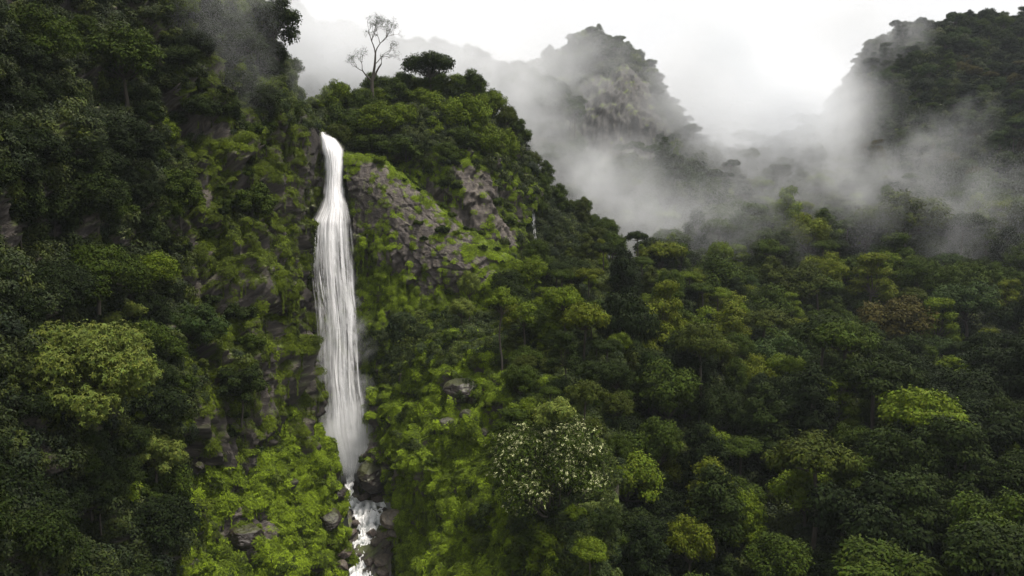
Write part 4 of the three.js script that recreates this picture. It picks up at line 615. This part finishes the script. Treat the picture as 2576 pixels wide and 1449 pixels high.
cover('moss', 'olive moss on the cliff left of the waterfall', tufts, mossMat, 303, [[Lp, 150000, (s, r) => s.px > 430 && s.m > 0.5 - 0.2 * r(), 0.7, 1.6, mossCol(0.75, 0.68)]]);
cover('moss', 'green moss on the rock dome and the cliffs of the knoll', tufts, mossMat, 304, [[Dp, 14000, onMoss(0.5), 0.6, 1.3, mossCol(1.15)], [Kp, 22000, (s, r) => s.m > 0.5 - 0.2 * r() && s.py > 330, 0.7, 1.5, mossCol(1)], [Gp, 9000, onMoss(0.4), 0.5, 1.2, mossCol(0.8, 0.7)], [Cp, 7000, onMoss(0.45), 0.8, 1.6, mossCol(0.9)]]);
cover('hanging_moss', 'strands of moss hanging down the cliffs around the waterfall', strands, mossMat, 305, [[Lp, 60000, (s, r) => s.px > 440 && s.n.y < 0.5 && s.m > 0.3 && r() < 0.45, 0.5, 1.1, mossCol(0.6, 0.6), true], [Kp, 9000, (s, r) => s.py > 400 && s.n.y < 0.45 && s.m > 0.35 && r() < 0.5, 0.6, 1.3, mossCol(1), true], [Dp, 5000, (s, r) => s.py > 600 && s.n.y < 0.5 && s.m > 0.4 && r() < 0.5, 0.5, 1.1, mossCol(1), true], [Cp, 3000, (s, r) => s.n.y < 0.5 && s.m > 0.3 && r() < 0.5, 0.7, 1.4, mossCol(0.8), true], [Bp, 3000, (s, r) => s.n.y < 0.4 && r() < 0.5, 0.4, 0.8, mossCol(1.1), true], [Sp, 3000, (s, r) => s.n.y < 0.4 && r() < 0.5, 0.4, 0.9, mossCol(1.1), true]]);
cover('undergrowth', 'dense undergrowth on the left mountainside', bushes, bushMat, 306, [[Lp, 60000, (s, r) => s.px < 640 && r() < (gate(s.p) ? 1 : 0.55) * lerp(0.9, 0.03, sstep(300, 540, s.px)) && (s.m > 0.25), 0.6, 1.6, green(0.9)], [Bp, 2500, (s, r) => s.m > 0.4 && r() < 0.12, 0.4, 0.9, green(1.3)]]);
cover('undergrowth', 'leafy undergrowth on the slopes right of the waterfall', bushes, bushMat, 307, [[Tp, 9000, (s) => s.py > 790 || s.px > 1260, 0.7, 1.6, green(1.3)], [Sp, 6000, (s, r) => s.px > 1290 || s.py < 920 || r() < 0.03, 0.5, 1.2, green(1.3)], [Kp, 9000, (s, r) => s.py < 372 || (s.m > 0.5 && r() < 0.1), 0.7, 1.7, green(0.9)], [R1, 12000, () => true, 0.9, 2.2, green(0.8)], [R2, 14000, () => true, 1.1, 2.6, green(0.8)], [Dp, 3000, (s, r) => s.m > 0.6 && s.py > 830 && r() < 0.6, 0.6, 1.2, green(1)]]);
cover('undergrowth', 'scrub clinging to the far cliffs in the mist', bushes, bushMat, 308, [[Pp, 9000, (s) => s.m > 0.5 && bareness(s.p) < 0.35, 1.2, 3, green(1.1)], [Mp, 14000, (s) => s.m > 0.3, 1.5, 3.5, green(0.8)], [Cp, 2500, (s) => s.m > 0.4, 0.8, 1.8, green(1)]]);

// ---------------------------------------------------------------- boulders
const boulderGeos = [1, 2, 3, 4, 5, 6].map((s) => {
  const g = new THREE.IcosahedronGeometry(1, 12), p = g.attributes.position, r = rng(s * 53), planes = []; for (let i = 0; i < 13; i++) planes.push([ball(r).normalize(), 0.62 + 0.3 * r()]);
  const c = new Float32Array(p.count * 3), v = V();
  for (let i = 0; i < p.count; i++) { v.fromBufferAttribute(p, i); for (const [n, d] of planes) { const q = v.dot(n); if (q > d) v.addScaledVector(n, (d - q) * 0.92); } v.multiplyScalar(1 + 0.06 * fbm(v.x * 3 + s * 9, v.y * 3, v.z * 3, 4)); p.setXYZ(i, v.x, v.y * 0.85, v.z); }
  g.computeVertexNormals(); const N = g.attributes.normal;
  for (let i = 0; i < p.count; i++) { const f = clamp(0.5 + fbm(p.getX(i) * 2, p.getY(i) * 2, p.getZ(i) * 2 + s, 4)), q = [0, 0, 0]; mix3(q, [0.040, 0.030, 0.025], [0.105, 0.080, 0.068], f); mix3(q, q.slice(), [0.10, 0.12, 0.012], sstep(0.35, 0.8, N.getY(i) + f * 0.6 - 0.45) * (s > 3 ? 0.8 : 0.12)); c.set(q, i * 3); }
  g.setAttribute('color', new THREE.BufferAttribute(c, 3)); return g;
});
const darkB = new THREE.MeshStandardMaterial({ vertexColors: true, color: 0x9a9a9a, roughness: 0.5, bumpMap: bumpTex, bumpScale: 0.08 });
const bMat = new THREE.MeshStandardMaterial({ vertexColors: true, roughness: 0.6, bumpMap: bumpTex, bumpScale: 0.05 });
[
  [945, 1195, 133.5, 50, 'big dark boulder wedged right beneath the waterfall'], [880, 1192, 139, 12, 'small dark stone blocking the stream at the foot of the waterfall'],
  [985, 1305, 126.5, 26, 'large brown boulder right of the first cascade'], [935, 1342, 126, 15, 'wet brown stone splitting the cascade'], [965, 1345, 124.5, 14, 'angular brown stone below the large brown boulder'], [948, 1365, 122.8, 15, 'rounded brown stone lower down right of the stream'],
  [975, 1375, 121, 17, 'dark brown stone against the right bank'], [930, 1416, 119.6, 15, 'wet dark stone at the right edge of the lower stream'], [962, 1410, 119, 20, 'brown boulder near the bottom right of the stream'], [990, 1340, 123, 15, 'small brown stone on the right bank of the stream'],
  [898, 1318, 128.5, 14, 'dark stone at the left edge of the cascade'], [878, 1345, 126.5, 20, 'dark boulder left of the cascade'], [868, 1392, 122.5, 18, 'dark boulder on the left edge of the lower stream'], [860, 1425, 119, 17, 'dark stone at the bottom left of the stream'], [938, 1288, 129.6, 9, 'small stone in the middle of the first cascade'], [915, 1250, 133, 14, 'flat dark stone above the first cascade'], [948, 1252, 132, 15, 'dark ledge stone above the first cascade'],
  [965, 1440, 116.5, 17, 'brown stone at the bottom edge right of the stream'], [905, 1395, 122, 7, 'tiny stone in the lower stream'],
  [1120, 1065, 125, 26, 'squared brown boulder on the mossy spur'], [1175, 1045, 121, 20, 'flat pinkish boulder right of the squared one'], [1160, 975, 127, 40, 'dark layered boulder high on the mossy spur'], [1215, 1085, 114, 20, 'dark stone sticking out of the moss on the spur'], [1085, 1030, 128, 20, 'dark boulder left of the squared brown boulder'],
  [762, 1112, 122, 26, 'mossy dark boulder on top of the left bank'], [690, 1098, 112, 13, 'small brown boulder in the moss of the left bank'], [512, 1142, 97, 24, 'grey slab of rock left on the mossy bank'], [500, 1170, 95, 12, 'small grey stone under the grey slab'], [825, 1302, 117, 30, 'dark slanting rock at the right edge of the left bank'], [852, 1240, 127, 26, 'dark rock face beside the stream on the left bank'], [735, 1215, 112, 14, 'narrow dark stone in the middle of the left bank'], [618, 1345, 95, 40, 'broad dark ledge rock low on the left bank'],
].forEach(([px, py, d, rp, label], i) => {
  const r = rng(i + 900), R = rp * mpp(d), o = top('boulder', shadows(new THREE.Mesh(boulderGeos[(i > 18 || i === 0 ? 3 : 0) + i % 3], i === 0 || i > 18 ? darkB : bMat)));
  o.position.copy(onLand(px, py, d)); if (i > 18) o.position.add(V(0, -0.3 * R, -0.35 * R)); o.rotation.set((r() - 0.5) * 0.7, r() * 6.28, (r() - 0.5) * 0.7); o.scale.set(R * (0.95 + 0.3 * r()), R * (0.8 + 0.3 * r()), R * (0.9 + 0.3 * r())); tag(o, label, 'boulder');
});

// ---------------------------------------------------------------- mist: drifting droplets, many small flakes that let most light through
const mistMat = new THREE.MeshPhysicalMaterial({ roughness: 1, transmission: 0.5, thickness: 0, specularIntensity: 0, transparent: true, opacity: 0.28 }); mistMat.color.setRGB(0.95, 0.965, 0.985); mistMat.name = 'mist';
const PUFF = 6, puffs = [1, 2].map((s) => {
  const r = rng(s * 61), n = 140000, p = new Float32Array(n * 9), a = V(), b = V(), c = V(), e = 0.0139; let i = 0;
  while (i < n) { ball(r, a); const q = a.length(); if (r() > (1 - q) ** 0.7) continue; if (r() > sstep(-0.35, 0.35, fbm(a.x * 1.1 + s * 5, a.y * 1.7, a.z * 1.1, 3) + 0.1)) continue; a.multiplyScalar(PUFF); const u = ball(r, b).normalize(), w = c.copy(ball(r)).cross(u).normalize(); const x = V().crossVectors(u, w); p.set([a.x + w.x * e, a.y + w.y * e, a.z + w.z * e, a.x - w.x * e * 0.5 + x.x * e * 0.87, a.y - w.y * e * 0.5 + x.y * e * 0.87, a.z - w.z * e * 0.5 + x.z * e * 0.87, a.x - w.x * e * 0.5 - x.x * e * 0.87, a.y - w.y * e * 0.5 - x.y * e * 0.87, a.z - w.z * e * 0.5 - x.z * e * 0.87], i * 9); i++; }
  const g = new THREE.BufferGeometry(); g.setAttribute('position', new THREE.BufferAttribute(p, 3)); g.computeVertexNormals(); return g;
});
let mistCount = 0;
function mist(name, label, seed, size, blobs, cut = -0.35) { // blobs: [x, y, distance, half width, half height (picture), half depth m, density, tilt]
  const g = tag(top(name, new THREE.Group()), label, null, null, 'stuff'), r = rng(seed), lists = puffs.map(() => []), M = new THREE.Matrix4(), Q = new THREE.Quaternion(), E = new THREE.Euler();
  for (const [px, py, d, hw, hh, hd, tau, tilt = 0] of blobs) {
    const c = at(px, py, d), rx = hw * mpp(d), ry = hh * mpp(d), n = Math.round(tau * rx * ry / (size * size * 0.04)), v = V();
    for (let i = 0; i < n; i++) {
      ball(r, v).multiplyScalar(0.9 + 0.3 * r()); const x = v.x * rx, y = v.y * ry, k = size * (0.6 + 0.8 * r()) / PUFF;
      const p = V(c.x + x * Math.cos(tilt) + y * Math.sin(tilt), c.y - x * Math.sin(tilt) + y * Math.cos(tilt), c.z + v.z * hd);
      if (n3(p.x * 0.03, p.y * 0.04, p.z * 0.03 + seed) + 0.5 * n3(p.x * 0.08, p.y * 0.1, p.z * 0.08) < cut + 0.6 * (r() - 0.5)) continue;
      lists[Math.floor(r() * 2)].push(M.compose(p, Q.setFromEuler(E.set(r() * 6.28, r() * 6.28, r() * 6.28)), V(k * 1.3, k * 0.85, k)).clone());
    }
  }
  lists.forEach((l, i) => { if (!l.length) return; const im = new THREE.InstancedMesh(puffs[i], mistMat, l.length); im.name = name; im.userData.kind = 'stuff'; l.forEach((m, j) => im.setMatrixAt(j, m)); mistCount += l.length; g.add(im); });
}
mist('mist_bank', 'wisp of mist rolling down between the knoll and the misty peak', 401, 10, [[1330, 320, 215, 110, 90, 12, 0.3], [1400, 400, 220, 140, 100, 14, 0.34, 0.3], [1510, 490, 225, 190, 100, 14, 0.3, 0.5], [1640, 565, 225, 190, 80, 12, 0.3, 0.4], [1740, 620, 222, 150, 70, 12, 0.22]], -0.5);
mist('mist_bank', 'big white plume of mist in front of the right mountain', 402, 16, [[1890, 130, 345, 190, 160, 20, 0.9], [1940, 270, 330, 170, 130, 20, 1.2], [1780, 320, 322, 170, 100, 14, 0.8], [2080, 300, 330, 130, 120, 16, 0.6], [1900, 380, 312, 210, 60, 16, 0.45], [1790, 210, 345, 110, 120, 18, 0.5], [1980, 60, 440, 380, 80, 18, 0.35], [1860, 550, 208, 300, 130, 12, 0.17], [2200, 570, 212, 360, 120, 12, 0.13]], -0.6);
mist('mist_bank', 'grey mist behind the left skyline and the knoll', 404, 14, [[820, 130, 228, 200, 150, 16, 0.65], [1050, 190, 235, 230, 130, 16, 0.55], [700, 40, 228, 160, 120, 14, 0.55], [1250, 250, 245, 150, 120, 14, 0.5], [1000, 130, 262, 420, 80, 12, 0.45], [850, 20, 262, 280, 90, 12, 0.4]], -1);
mist('mist_bank', 'thin veil of mist over the upper left slope', 405, 7, [[570, 90, 127, 240, 190, 7, 0.08], [650, 170, 133, 130, 110, 5, 0.04]], -2);
mist('mist_bank', 'thin haze in front of the misty peak', 406, 15, [[1360, 220, 300, 130, 130, 14, 0.3], [1440, 450, 280, 220, 70, 14, 0.16], [1520, 220, 312, 280, 180, 12, 0.14]], -1);
mist('mist_bank', 'low wisps of mist under the right mountain', 407, 12, [[2320, 360, 290, 200, 55, 12, 0.13, -0.5], [2230, 440, 275, 220, 50, 12, 0.12], [2030, 500, 268, 260, 70, 12, 0.14], [2200, 130, 385, 130, 110, 12, 0.2]], -0.7);
mist('water_spray', 'fine white spray around the foot of the waterfall', 408, 1.7, [[870, 1125, 138.3, 72, 85, 3, 0.5], [858, 900, 142, 60, 240, 3, 0.06], [900, 1040, 141, 45, 130, 2.5, 0.1]]);
console.log('mist puffs', mistCount);

renderer.render(scene, camera);
